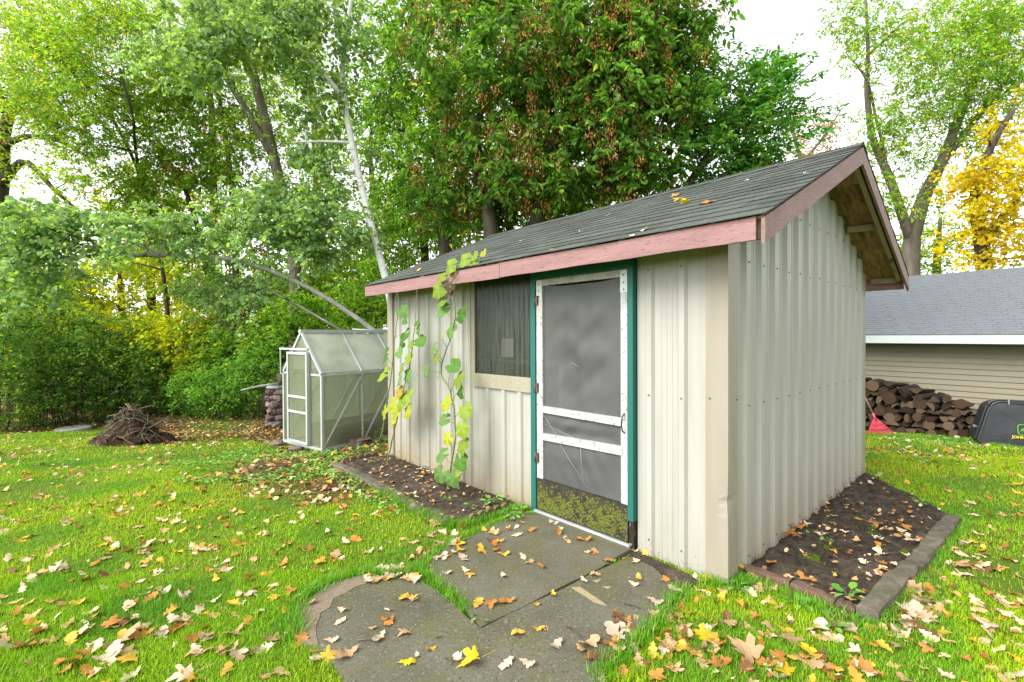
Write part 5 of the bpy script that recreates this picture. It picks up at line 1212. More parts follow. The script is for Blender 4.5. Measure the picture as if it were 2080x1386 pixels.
# ================================================================== VINES ON STRINGS
def vine_leaf_mesh(seed, m):
    """lobed heart-shaped leaf, cupped and drooping; stalk at the origin, tip towards -y"""
    r = random.Random(seed); mb = MB(); n = 22; vs = [(0, 0, 0)]
    rings = (.4, .75, 1.)
    for q in rings:
        for i in range(n + 1):
            a = -math.pi * .93 + 2 * math.pi * .93 * i / n
            lobe = .78 + .17 * abs(math.cos(2.5 * a)) + .14 * max(0, math.cos(a)) ** 3 + .035 * math.cos(13 * a + seed)
            x, y = q * lobe * math.sin(a) * .56, -q * lobe * math.cos(a) * .56 - .02
            z = -.30 * (x * x + y * y) - .25 * max(0, -y) ** 2 + .06 * math.sin(5 * a + seed) * q + .10 * abs(x)
            vs.append((x, y, z))
    k = n + 1; fs = [(0, 1 + i, 2 + i) for i in range(n)]
    for ri in range(2): fs += [(1 + ri * k + i, 1 + (ri + 1) * k + i, 2 + (ri + 1) * k + i, 2 + ri * k + i) for i in range(n)]
    mb.add(vs, fs, smooth=True); return mb.mesh('leaf', m)
VM = {'g': flatleaf('vine_green', (.07, .19, .02), (.13, .29, .035), .4, .45, 30, .2), 'l': flatleaf('vine_lime', (.22, .37, .03), (.36, .45, .06), .45, .45, 30, .15),
      'p': flatleaf('vine_pale', (.2, .36, .09), (.12, .26, .05), .4, .5, 30, .15), 'y': flatleaf('vine_yellow', (.55, .55, .04), (.42, .5, .05), .45, .5, 30, .1), 'o': flatleaf('vine_brown', (.42, .25, .03), (.55, .4, .05), .35, .6, 30, .1)}
VL = {k: [vine_leaf_mesh(s, m) for s in range(4)] for k, m in VM.items()}
VR = random.Random(21)
def vpt(x, y, off=-.30): return frontp(680 + x * .404, 500 + y * .404, off)
def vine(label, stems, strings, leaves, base):
    v = empty('climbing_vine', loc2w(base), YAW, label, 'vine'); B = np.array(base)
    paths = []
    for st, offs in stems:
        pts = [vpt(x, y, o) - B for (x, y), o in zip(st, offs)]; Q = []
        for a, b in zip(pts[:-1], pts[1:]):
            for k in range(5): Q.append(a + (b - a) * k / 5 + np.array([VR.gauss(0, .006), VR.gauss(0, .006), 0]))
        Q.append(pts[-1]); Q = np.array(Q); Q[1:-1] = .25 * Q[:-2] + .5 * Q[1:-1] + .25 * Q[2:]; paths.append(Q)
        mb = MB(); mb.tube(Q, list(np.linspace(.0085, .004, len(Q))), 6); mb.build('stem', MAT['stem'], v)
    for a, b in strings:
        mb = MB(); mb.tube([a - B, b - B], .0022, 4); mb.build('string', MAT['string'], v)
    AQ = np.concatenate(paths)
    for x, y, sz, kind, ang, off in leaves:
        p = vpt(x, y, off) - B; s_ = sz * .404 / 968 * (loc2w(p + B)[1]) * 1.4
        j = int(np.argmin(np.linalg.norm(AQ - p - np.array([0, 0, -.03]), axis=1))); a = AQ[j]
        o = link('leaf', VR.choice(VL[kind]), v)
        # leaf blade faces outwards (-x) and hangs tip-down, turned by ang in the wall plane
        tip = Vector((0, math.sin(ang), -math.cos(ang))); nrm = Vector((-1, VR.uniform(-.35, .35), VR.uniform(.15, .8))).normalized(); tip = (tip - tip.dot(nrm) * nrm).normalized(); xx = (-tip).cross(nrm)
        M4 = Matrix(((xx.x, -tip.x, nrm.x, 0), (xx.y, -tip.y, nrm.y, 0), (xx.z, -tip.z, nrm.z, 0), (0, 0, 0, 1)))
        org = Vector(p) - tip * s_ * .22
        o.matrix_basis = Matrix.Translation(org) @ M4 @ Matrix.Diagonal((s_, s_, s_, 1))
        mb = MB(); mid = (Vector(a) + org) / 2 + Vector((-.01, 0, .012)); mb.tube([Vector(a), mid, org], [.0028, .0024, .0022], 5); mb.build('leaf_stalk', MAT['stem'], v)
    return v
st2 = [(565, 1245), (580, 1130), (606, 960), (600, 800), (575, 720), (530, 640), (545, 560), (580, 480), (602, 380), (606, 290), (570, 240), (596, 150), (640, 105), (735, 92)]
of2 = [-.28, -.28, -.28, -.28, -.28, -.28, -.28, -.29, -.30, -.31, -.34, -.38, -.30, -.24]
lv2 = [(570, 108, 62, 'l', 1.3, -.37), (640, 75, 60, 'l', 1.3, -.33), (700, 52, 44, 'l', -.9, -.30), (745, 36, 34, 'y', -.6, -.28), (705, 94, 42, 'l', -1.2, -.30), (527, 162, 46, 'l', 1.1, -.38), (508, 232, 62, 'l', 1.0, -.36), (540, 228, 50, 'l', .4, -.36), (530, 282, 50, 'l', .9, -.35), (532, 330, 60, 'p', .6, -.33),
       (632, 352, 66, 'g', -.4, -.32), (575, 437, 62, 'p', .4, -.31), (532, 458, 26, 'y', 1.0, -.3), (490, 516, 48, 'p', 1.2, -.3), (502, 574, 56, 'l', .6, -.32), (450, 636, 50, 'p', .8, -.3), (600, 604, 64, 'g', -1.2, -.31), (618, 680, 68, 'l', -.2, -.32), (628, 740, 54, 'g', -.5, -.32), (552, 803, 62, 'y', .2, -.31), (657, 835, 62, 'l', -.7, -.32),
       (540, 876, 50, 'p', .9, -.3), (640, 932, 66, 'l', -.5, -.32), (558, 976, 50, 'y', .9, -.3), (640, 1016, 62, 'l', -.4, -.32), (525, 1056, 62, 'p', .8, -.31), (632, 1092, 70, 'g', -.6, -.33), (518, 1160, 62, 'p', .7, -.33), (595, 1180, 64, 'p', -.5, -.35), (610, 1140, 44, 'l', -1.0, -.33)]
b2 = vpt(565, 1245, -.28); b2[2] = .035
vine('tall green vine climbing a string from soil bed onto the eave beside the window', [(st2, of2)], [(np.array([-.28, vpt(590, 900)[1], .4]), np.array([-.335, vpt(606, 200)[1], 2.06]))], lv2, b2)
mb = MB()   # withered clump caught on the fascia
for k in range(5):
    p = vpt(580 + VR.uniform(-18, 18), 195 + VR.uniform(-26, 40), -.36); o = link('withered_leaf', VL['o'][k % 4].copy(), bpy.data.objects['climbing_vine']); o.data.materials[0] = MAT['dark_leaf']
    o.location = p - b2; o.rotation_euler = (VR.uniform(.8, 1.6), VR.uniform(-.6, .6), -math.pi / 2 + VR.uniform(-.6, .6)); o.scale = (.07, .07, .07)
st1a = [(262, 1108), (280, 1010), (300, 930), (345, 740), (375, 590), (395, 480), (405, 370)]; st1b = [(228, 975), (245, 880), (268, 760), (282, 660), (298, 500), (310, 400), (318, 330)]
lv1 = [(340, 330, 56, 'p', -.9, -.3), (350, 372, 46, 'g', -1.1, -.3), (412, 386, 36, 'g', -.8, -.3), (416, 426, 40, 'p', -.4, -.3), (338, 465, 66, 'g', .3, -.31), (432, 480, 52, 'g', -.9, -.31), (378, 495, 40, 'l', 1.0, -.3), (322, 532, 60, 'p', -.4, -.32), (248, 554, 66, 'g', 1.2, -.32), (365, 570, 44, 'l', .2, -.31), (235, 643, 66, 'l', 1.3, -.33), (328, 625, 62, 'l', .5, -.32), (362, 660, 56, 'p', -.4, -.31), (315, 690, 40, 'p', .8, -.3),
       (318, 740, 46, 'o', .6, -.32), (365, 757, 62, 'l', -.5, -.31), (345, 770, 46, 'p', .3, -.3), (288, 806, 70, 'y', .7, -.33), (330, 800, 54, 'l', -.2, -.33), (244, 846, 54, 'y', .3, -.34), (288, 872, 66, 'y', .4, -.33), (362, 836, 66, 'y', -.8, -.32), (300, 845, 46, 'y', 0., -.34)]
b1 = vpt(262, 1108, -.30); b1[2] = .03
vine('yellowing vine on two strings hiding the shed corner next to the greenhouse', [(st1a, [-.3] * 7), (st1b, [-.31] * 7)], [(vpt(405, 370, -.3), np.array([-.332, vpt(428, 205)[1], 2.06])), (vpt(318, 330, -.3), np.array([-.332, vpt(324, 215)[1], 2.06]))], lv1, b1)

# ================================================================== LAWN
shed_poly = [loc2w((x, y, 0))[:2] for x, y in ((-.02, -.02), (SW + .02, -.02), (SW + .02, SL + .02), (-.02, SL + .02))]
gh_poly = [ghw(x, y, 0)[:2] for x, y in ((.03, -.05), (.03, GLN + .05), (-GW - .03, GLN + .05), (-GW - .03, -.05))]
bare = [gnd(70, 1000)[:2]]                                            # worn spot in the lawn
def lawn_ok(x, y, margin=0.):
    ok = np.ones(x.shape, bool)
    for P in PATIO_POLYS + [pR, pL, pS, SAND, shed_poly, gh_poly]: ok &= ~pip(P, x, y)
    ok &= ((x - g0[0]) * GY[0] + (y - g0[1]) * GY[1]) < -.12
    return ok
def blades(n, y0, y1, h, wdt, seed, tri=False):
    r = np.random.default_rng(seed); y = np.sqrt(r.uniform(y0 ** 2, y1 ** 2, n)); x = r.uniform(-1, 1, n) * (1.25 * y + .9)
    k = lawn_ok(x, y); k &= r.random(n) > litter_amount(x, y) * 1.05
    ws = np.hypot(x - bare[0][0], (y - bare[0][1]) * 1.6); k &= ~((ws < .55) & (r.random(n) < .85))
    w2 = gnd(2060, 1175); ws = np.hypot((x - w2[0]) * .8, y - w2[1]); k &= ~((ws < .28) & (r.random(n) < .9))
    x, y = x[k], y[k]; n = len(x); z = gz(x, y)
    tuft = .5 + .5 * vnoise(x, y, 8., seed); hh = h * r.uniform(.5, 1.25, n) * (.75 + .5 * np.clip(tuft, 0, 1))
    edge = np.zeros(n, bool)
    a = r.uniform(0, 2 * np.pi, n); lean = np.abs(r.normal(0, .75, n)); dx, dy = np.cos(a) * lean, np.sin(a) * lean; b = a + np.pi / 2 + r.normal(0, .5, n)
    ww = wdt * r.uniform(.6, 1.3, n); wx, wy = np.cos(b) * ww / 2, np.sin(b) * ww / 2
    o = np.zeros(n); P = np.stack([x, y, z], 1); W_ = np.stack([wx, wy, o], 1); T = np.stack([dx * hh, dy * hh, hh * np.sqrt(np.maximum(.15, 1 - .5 * lean ** 2))], 1)
    big = vnoise(x, y, .9, 77); mid = vnoise(x, y, 3.2, 78)
    c_ = np.array([.32, .51, .012]) + np.clip(.7 * big + .4 * mid, -1, 1)[:, None] * np.array([.15, .09, .0])
    dark = (mid < -.35); c_[dark] *= np.array([.62, .82, 1.2])
    c_ = c_ * r.uniform(.65, 1.3, (n, 1)); dry = r.random(n) < .05 + .22 * np.clip(vnoise(x, y, 2.3, 79) - .25, 0, 1); c_[dry] = np.array([.42, .37, .12]) * r.uniform(.6, 1.2, (dry.sum(), 1))
    if tri:
        V = np.stack([P - W_, P + W_, P + T], 1); F = np.arange(n * 3).reshape(n, 3); return V.reshape(-1, 3), F, np.repeat(np.clip(c_, 0.005, 1), 3, 0)
    M_ = P + T * np.array([.38, .38, .6]); V = np.stack([P - W_, P + W_, M_ + W_ * .7, M_ - W_ * .7, P + T], 1); q = (np.arange(n) * 5)[:, None]
    F = np.concatenate([q + np.array([0, 1, 2]), q + np.array([0, 2, 3]), q + np.array([3, 2, 4])], 0)
    return V.reshape(-1, 3), F, np.repeat(np.clip(c_, 0.005, 1), 5, 0)
parts = [blades(270000, .9, 3.1, .027, .0032, 1), blades(260000, 3.0, 6.2, .029, .0052, 2, True), blades(180000, 6.0, 14., .034, .010, 3, True)]
V = np.concatenate([p[0] for p in parts]); C_ = np.concatenate([p[2] for p in parts]); off = np.cumsum([0] + [len(p[0]) for p in parts[:-1]])
F = np.concatenate([p[1] + o for p, o in zip(parts, off)])
tag(link('lawn_grass', npmesh('lawn_grass', V, F, MAT['grass'], C_)), 'short bright green lawn grass', 'grass', kind='stuff')
# longer tufts along patio, bed and wall edges
r = np.random.default_rng(5); EP = []
def along(poly, n, closed=True, spread=.05, out=0.):
    P = [np.asarray(p[:2]) for p in poly]; segs = list(zip(P, P[1:] + P[:1])) if closed else list(zip(P[:-1], P[1:])); ln = np.array([np.hypot(*(b - a)) for a, b in segs]); k = r.choice(len(segs), n, p=ln / ln.sum())
    a = np.array([segs[i][0] for i in k]); b = np.array([segs[i][1] for i in k]); t = r.random((n, 1)); EP.append(a + (b - a) * t + r.normal(0, spread, (n, 2)))
along([gnd(*p) for p in ((850, 1160), (880, 1195), (925, 1225), (950, 1250))], 1700, False, .03)
along([cl5(*p) for p in ((560, 480), (900, 680), (1200, 800), (1400, 790), (1760, 660), (2000, 640))], 5200, False, .035)
along(crop2([(95, 790), (85, 690), (140, 590), (270, 515), (430, 475), (700, 470), (840, 350), (1080, 235), (1180, 190)]), 4200, False, .03)
along([gnd(*p) for p in ((1420, 1190), (1500, 1180), (1600, 1215), (1740, 1268), (1770, 1285), (1830, 1215), (1880, 1160), (1950, 1060))], 5200, False, .035)
along(crop2([(2040, 550), (1920, 710), (1700, 910), (1600, 1005)]), 2600, False, .03)
along([loc2w((v, -.06, 0)) for v in (.0, .12)], 500, False, .03)
along([gnd(*p) for p in ((1755, 884), (1990, 902), (2080, 914))], 2200, False, .05)
E_ = np.concatenate(EP); x, y = E_.T; inside = np.zeros(len(x), bool)
for P in (shed_poly, pR): inside |= pip(P, x, y)
deep = np.zeros(len(x), bool)
for P in PATIO_POLYS: deep |= pip(np.asarray(P) * .94 + np.mean(P, 0) * .06, x, y) & (r.random(len(x)) < .45)
x, y = x[~inside & ~deep], y[~inside & ~deep]; n = len(x); z = gz(x, y)
hh = .052 * r.uniform(.5, 1.4, n); a = r.uniform(0, 6.283, n); lean = np.abs(r.normal(0, .6, n)); b = a + 1.57 + r.normal(0, .4, n); ww = .0042 * r.uniform(.6, 1.3, n)
P = np.stack([x, y, z], 1); W_ = np.stack([np.cos(b) * ww / 2, np.sin(b) * ww / 2, 0 * z], 1); T = np.stack([np.cos(a) * lean * hh, np.sin(a) * lean * hh, hh], 1); M_ = P + T * np.array([.35, .35, .6])
V = np.stack([P - W_, P + W_, M_ + W_ * .8, M_ - W_ * .8, P + T], 1).reshape(-1, 3); q = (np.arange(n) * 5)[:, None]; F = np.concatenate([q + np.array([0, 1, 2]), q + np.array([0, 2, 3]), q + np.array([3, 2, 4])], 0)
cc = np.array([.13, .36, .015]) * r.uniform(.6, 1.35, (n, 1)); dry = r.random(n) < .12; cc[dry] = np.array([.42, .36, .14]) * r.uniform(.6, 1.2, (dry.sum(), 1))
tag(link('edge_grass', npmesh('edge_grass', V, F, MAT['grass'], np.repeat(cc, 5, 0))), 'longer grass tufts along the patio and bed edges', 'grass', kind='stuff')

# ---- ground cover (round-leaved creeper) and leaf litter
def rosettes(x, y, size, cols, seed, h=.03, tilt=.35, k=6):
    r = np.random.default_rng(seed); n = len(x); z = gz(x, y) + h * r.uniform(.3, 1.2, n); a = np.linspace(0, 2 * np.pi, k + 1)[:-1]; s = size * r.uniform(.5, 1.2, (n, 1))
    u = unit(np.stack([np.ones(n), np.zeros(n), r.normal(0, tilt, n)], 1)); v = unit(np.stack([np.zeros(n), np.ones(n), r.normal(0, tilt, n)], 1)); rot = r.uniform(0, 6.28, (n, 1))
    ca, sa = np.cos(a + rot) * s, np.sin(a + rot) * s * .8
    V = np.stack([x, y, z], 1)[:, None] + ca[..., None] * u[:, None] + sa[..., None] * v[:, None]
    return V.reshape(-1, 3), np.arange(n * k).reshape(n, k), np.repeat(pick_cols(r, n, cols) * r.uniform(.7, 1.3, (n, 1)), k, 0)
def in_px(pxpoly, n, seed):
    r = np.random.default_rng(seed); P = np.array([gnd(*p)[:2] for p in pxpoly]); lo, hi = P.min(0), P.max(0); q = r.uniform(lo, hi, (n, 2)); k = pip(P, q[:, 0], q[:, 1]); q = q[k]; return q[:, 0], q[:, 1]
x, y = in_px([(310, 950), (480, 915), (620, 915), (700, 925), (680, 960), (600, 985), (420, 990), (300, 975)], 9000, 1)
k = (vnoise(x, y, 3., 5) > .15) & (np.random.default_rng(4).random(len(x)) < .6); x, y = x[k], y[k]
x2, y2 = in_px([(555, 905), (790, 905), (700, 935), (650, 960), (590, 930)], 1800, 2); x3, y3 = in_px([(690, 955), (760, 985), (830, 1030), (800, 1050), (700, 1000), (660, 965)], 1500, 3)
x4, y4 = in_px([(330, 850), (560, 838), (540, 870), (420, 880)], 1500, 4); x5, y5 = in_px([(1800, 885), (1985, 895), (1985, 912), (1800, 895)], 1200, 6)
x6, y6 = in_px([(0, 865), (330, 838), (400, 835), (380, 850), (200, 872), (0, 892)], 1600, 7)
xx = np.concatenate([x, x2, x3, x4, x5, x6]); yy = np.concatenate([y, y2, y3, y4, y5, y6]); k = lawn_ok(xx, yy)
V, F, c_ = rosettes(xx[k], yy[k], .017, [((.17, .36, .07), 4), ((.24, .44, .09), 3), ((.11, .25, .04), 2)], 8)
tag(link('ground_cover', npmesh('ground_cover', V, F, MAT['weed'], c_)), 'low round-leaved creeper spreading through the lawn toward the greenhouse', 'ground cover', kind='stuff')
r = np.random.default_rng(9); n = 26000; y = np.sqrt(r.uniform(4.2 ** 2, 16 ** 2, n)); x = r.uniform(-1.2, .35, n) * y; k = (r.random(n) < litter_amount(x, y) * .95) & lawn_ok(x, y); x, y = x[k], y[k]
V, F, c_ = rosettes(x, y, .038, [((.3, .13, .05), 4), ((.42, .25, .09), 3), ((.55, .4, .2), 2), ((.5, .33, .03), 1.2), ((.14, .075, .04), 3)], 10, .02, .5, 5)
tag(link('leaf_litter', npmesh('leaf_litter', V, F, MAT['litter'], c_)), 'brown leaf litter under the trees and round the greenhouse', 'leaf litter', kind='stuff')
# bits of litter on the soil beds
XS = []; 
for P, n in ((pR, 700), (pL, 500)):
    a = np.array(P); q = r.uniform(a.min(0), a.max(0), (n, 2)); q = q[pip(P, q[:, 0], q[:, 1])]; XS.append(q)
q = np.concatenate(XS); V, F, c_ = rosettes(q[:, 0], q[:, 1], .016, [((.3, .15, .06), 4), ((.5, .36, .2), 3), ((.06, .045, .03), 4), ((.15, .25, .05), .5)], 12, .0, .6, 5); V[:, 2] += .055
tag(link('soil_crumbs', npmesh('soil_crumbs', V, F, MAT['litter'], c_)), 'crumbs and leaf scraps scattered on the soil beds', 'debris', kind='stuff')

# ---- single weeds
WR = np.random.default_rng(33)
def weed(px, py, label, n=9, size=.045, h=.06, cols=(((.12, .32, .05), 3), ((.2, .42, .06), 2)), shape=.55, dz=0.):
    b = gnd(px, py); b = b + np.array([0, 0, dz]); w_ = empty('weed', b, 0, label, 'weed', 'small weeds round the patio and beds')
    mb = MB()
    for i in range(n):
        a = 6.283 * i / n * 1.618 * 2 + WR.uniform(-.3, .3); R_ = h * WR.uniform(.3, 1.1); p = np.array([math.cos(a) * R_, math.sin(a) * R_, h * WR.uniform(.35, 1.1)]); s = size * WR.uniform(.7, 1.2)
        d = np.array([math.cos(a), math.sin(a), WR.uniform(-.3, .35)]); d /= np.linalg.norm(d); sd = np.array([-math.sin(a), math.cos(a), WR.normal() * .3]) * s * shape / 2; up = np.array([0, 0, 1.]) * s * .10
        c_ = pick_cols(WR, 1, cols)[0] * WR.uniform(.8, 1.2)
        V = np.array([p, p + d * s * .3 + sd + up, p + d * s * .7 + sd * .9 + up, p + d * s, p + d * s * .7 - sd * .9 + up, p + d * s * .3 - sd + up])
        me = npmesh('leaf', V, np.array([[0, 1, 2, 3], [0, 3, 4, 5]]), MAT['weed'], np.tile(c_, (6, 1))); link('leaf', me, w_)
        mb.tube([(0, 0, -.01), p * np.array([.5, .5, .75]), p], .0018, 4)
    mb.build('stems', MAT['stem'], w_)
for px, py, lab, n, s, h in ((1003, 1032, 'bright lime seedling at the bed corner by the scalloped edging', 11, .06, .07), (1725, 1228, 'lime green leafy seedling in the corner of the block-edged bed', 9, .065, .05), (1060, 1052, 'round leaved weed at the foot of the green door jamb', 14, .05, .07), (1035, 1062, 'clump of weed leaves between bed edging and patio', 14, .045, .06),
        (1240, 1152, 'small weed in the slab joint near the shed wall', 8, .035, .03), (975, 1268, 'weed sprouting at the end of the slab joint', 8, .04, .04), (1495, 1200, 'broad leaved weed beside the dented corner trim', 8, .05, .05), (1620, 1232, 'plantain weed in the grass by the red bricks', 8, .06, .03), (1690, 1280, 'leafy weed below the brick edging', 12, .05, .05), (1870, 1035, 'feathery weed on the soil near the gable wall end', 12, .04, .06),
        (905, 1022, 'tiny green weed in the soil beside the vine root', 7, .035, .03), (955, 1040, 'small weed inside the scalloped edge of the bed', 9, .035, .04), (760, 945, 'small weed in the bed behind the paver edging', 7, .035, .04), (700, 905, 'low weed tuft against the greenhouse side', 14, .06, .10), (755, 900, 'bushy weed between the stump and the shed corner', 22, .06, .20), (775, 895, 'tall leafy weed at the shed corner', 22, .055, .24), (930, 1110, 'weed cluster hanging over the upper slab edge', 12, .04, .05), (1640, 1085, 'pale weed against the gable wall base', 8, .035, .04), (1680, 1110, 'sprig of weed in the middle of the dark soil', 7, .03, .03), (600, 905, 'green weed beside the greenhouse door sill', 12, .06, .08)):
    weed(px, py, lab, n, s, h, dz=.03 if 'soil' in lab or 'bed' in lab else 0.)

# ================================================================== FALLEN LEAVES
def oak_outline(r):
    xs = [0, .07, .16, .24, .33, .43, .49, .58, .68, .74, .84, .93, 1.]; ys = [.012, .05, .15, .09, .21, .28, .15, .27, .31, .17, .22, .13, 0.]
    return [(x, y * r.uniform(.8, 1.15)) for x, y in zip(xs, ys)]
def fallen_mesh(kind, seed):
    r = random.Random(seed); vs = []; fs = []
    cu, cl, tw = r.uniform(-.9, 1.7), r.uniform(-.5, .9), r.uniform(-.9, .9); ph = r.uniform(0, 6)
    def lift(x, y): return cl * (x - .5) ** 2 + cu * y * y + tw * (x - .5) * y + .03 * math.sin(9 * x + ph) * (1 + 4 * abs(y))
    if kind == 'oak':
        L_, R_ = oak_outline(r), oak_outline(r); n = len(L_)
        for (x, y), (_, y2) in zip(L_, R_):
            for q in (y, y * .5, 0., -y2 * .5, -y2): vs.append((x - .5, q, lift(x, q)))
        fs = [(i * 5 + k, (i + 1) * 5 + k, (i + 1) * 5 + k + 1, i * 5 + k + 1) for i in range(n - 1) for k in range(4)]
        vs2 = [(-.5, .006, lift(0, 0)), (-.5, -.006, lift(0, 0)), (-.68, -.004, lift(0, 0) + .03), (-.68, .004, lift(0, 0) + .03)]
    else:
        key = [(0, 1.), (9, .72), (16, .70), (24, .60), (31, .40), (42, .66), (50, .88), (58, .70), (66, .58), (76, .36), (92, .5), (108, .64), (122, .42), (145, .36), (165, .26), (178, .08)]
        key = [(a, q * r.uniform(.9, 1.1)) for a, q in key]; al = [(-a, q) for a, q in key[:0:-1]] + key; n = len(al); vs = [(0, 0, lift(.5, 0))]
        for q in (.5, 1.):
            for a, d in al:
                x, y = .52 * q * d * math.cos(math.radians(a)), .52 * q * d * math.sin(math.radians(a)); vs.append((x, y, lift(x + .5, y)))
        fs = [(0, 1 + i, 1 + (i + 1) % n) for i in range(n)] + [(1 + i, 1 + n + i, 1 + n + (i + 1) % n, 1 + (i + 1) % n) for i in range(n)]
        vs2 = [(-.2, .006, lift(.3, 0)), (-.2, -.006, lift(.3, 0)), (-.62, -.004, .05), (-.62, .004, .05)]
    b = len(vs); vs += vs2; fs.append((b, b + 1, b + 2, b + 3))
    zmin = min(v[2] for v in vs); vs = [(x, y, z - zmin) for x, y, z in vs]
    return vs, fs
FS = {('oak', s): fallen_mesh('oak', s) for s in range(16)}; FS.update({('maple', s): fallen_mesh('maple', 50 + s) for s in range(3)})
FCOL = {'pale tan': ((.62, .47, .31), (.74, .6, .45)), 'tan': ((.5, .3, .14), (.62, .42, .24)), 'orange brown': ((.42, .17, .04), (.56, .26, .06)), 'golden': ((.62, .34, .04), (.7, .44, .08)), 'bright yellow': ((.78, .56, .02), (.7, .44, .02)), 'dark brown': ((.16, .075, .035), (.26, .12, .05))}
FMAT = {k: flatleaf('fallen_' + k.replace(' ', '_'), a, b, .2, .6, 22, .18) for k, (a, b) in FCOL.items()}
FME = {}
def fme(kind, s, c_):
    if (kind, s, c_) not in FME:
        mb = MB(); mb.add(*FS[(kind, s)], smooth=True); FME[(kind, s, c_)] = mb.mesh('fallen_leaf', FMAT[c_])
    return FME[(kind, s, c_)]
FR = np.random.default_rng(404); LV = []       # (pos, size, kind, variant, colour, rot, surface)
def surface(x, y):
    if pip(pR, np.array([x]), np.array([y]))[0]: return 'dark soil bed by the gable wall', float(gz(x, y)) + .05
    if pip(pL, np.array([x]), np.array([y]))[0]: return 'soil bed under the vines', float(gz(x, y)) + .045
    if pip(SLAB_A, np.array([x]), np.array([y]))[0]: return 'upper concrete slab', .036
    if pip(SLAB_B, np.array([x]), np.array([y]))[0]: return 'lower concrete slab', .033
    if pip(shed_poly, np.array([x]), np.array([y]))[0] or pip(gh_poly, np.array([x]), np.array([y]))[0]: return None, 0
    return 'lawn', float(gz(x, y)) + .008
def put(x, y, size, kind=None, col=None, var=None):
    sf, z = surface(x, y)
    if sf is None: return
    kind = kind or 'oak'; v = var if var is not None else int(FR.integers(0, 16 if kind == 'oak' else 3))
    if col is None: col = FR.choice(['pale tan', 'tan', 'orange brown', 'golden', 'dark brown'], p=[.36, .26, .2, .12, .06])
    tl = .3 if sf == 'lawn' else .1
    LV.append((np.array([x, y, z]), size, kind, v, str(col), (FR.normal(0, tl), FR.normal(0, tl), FR.uniform(0, 6.28)), sf))
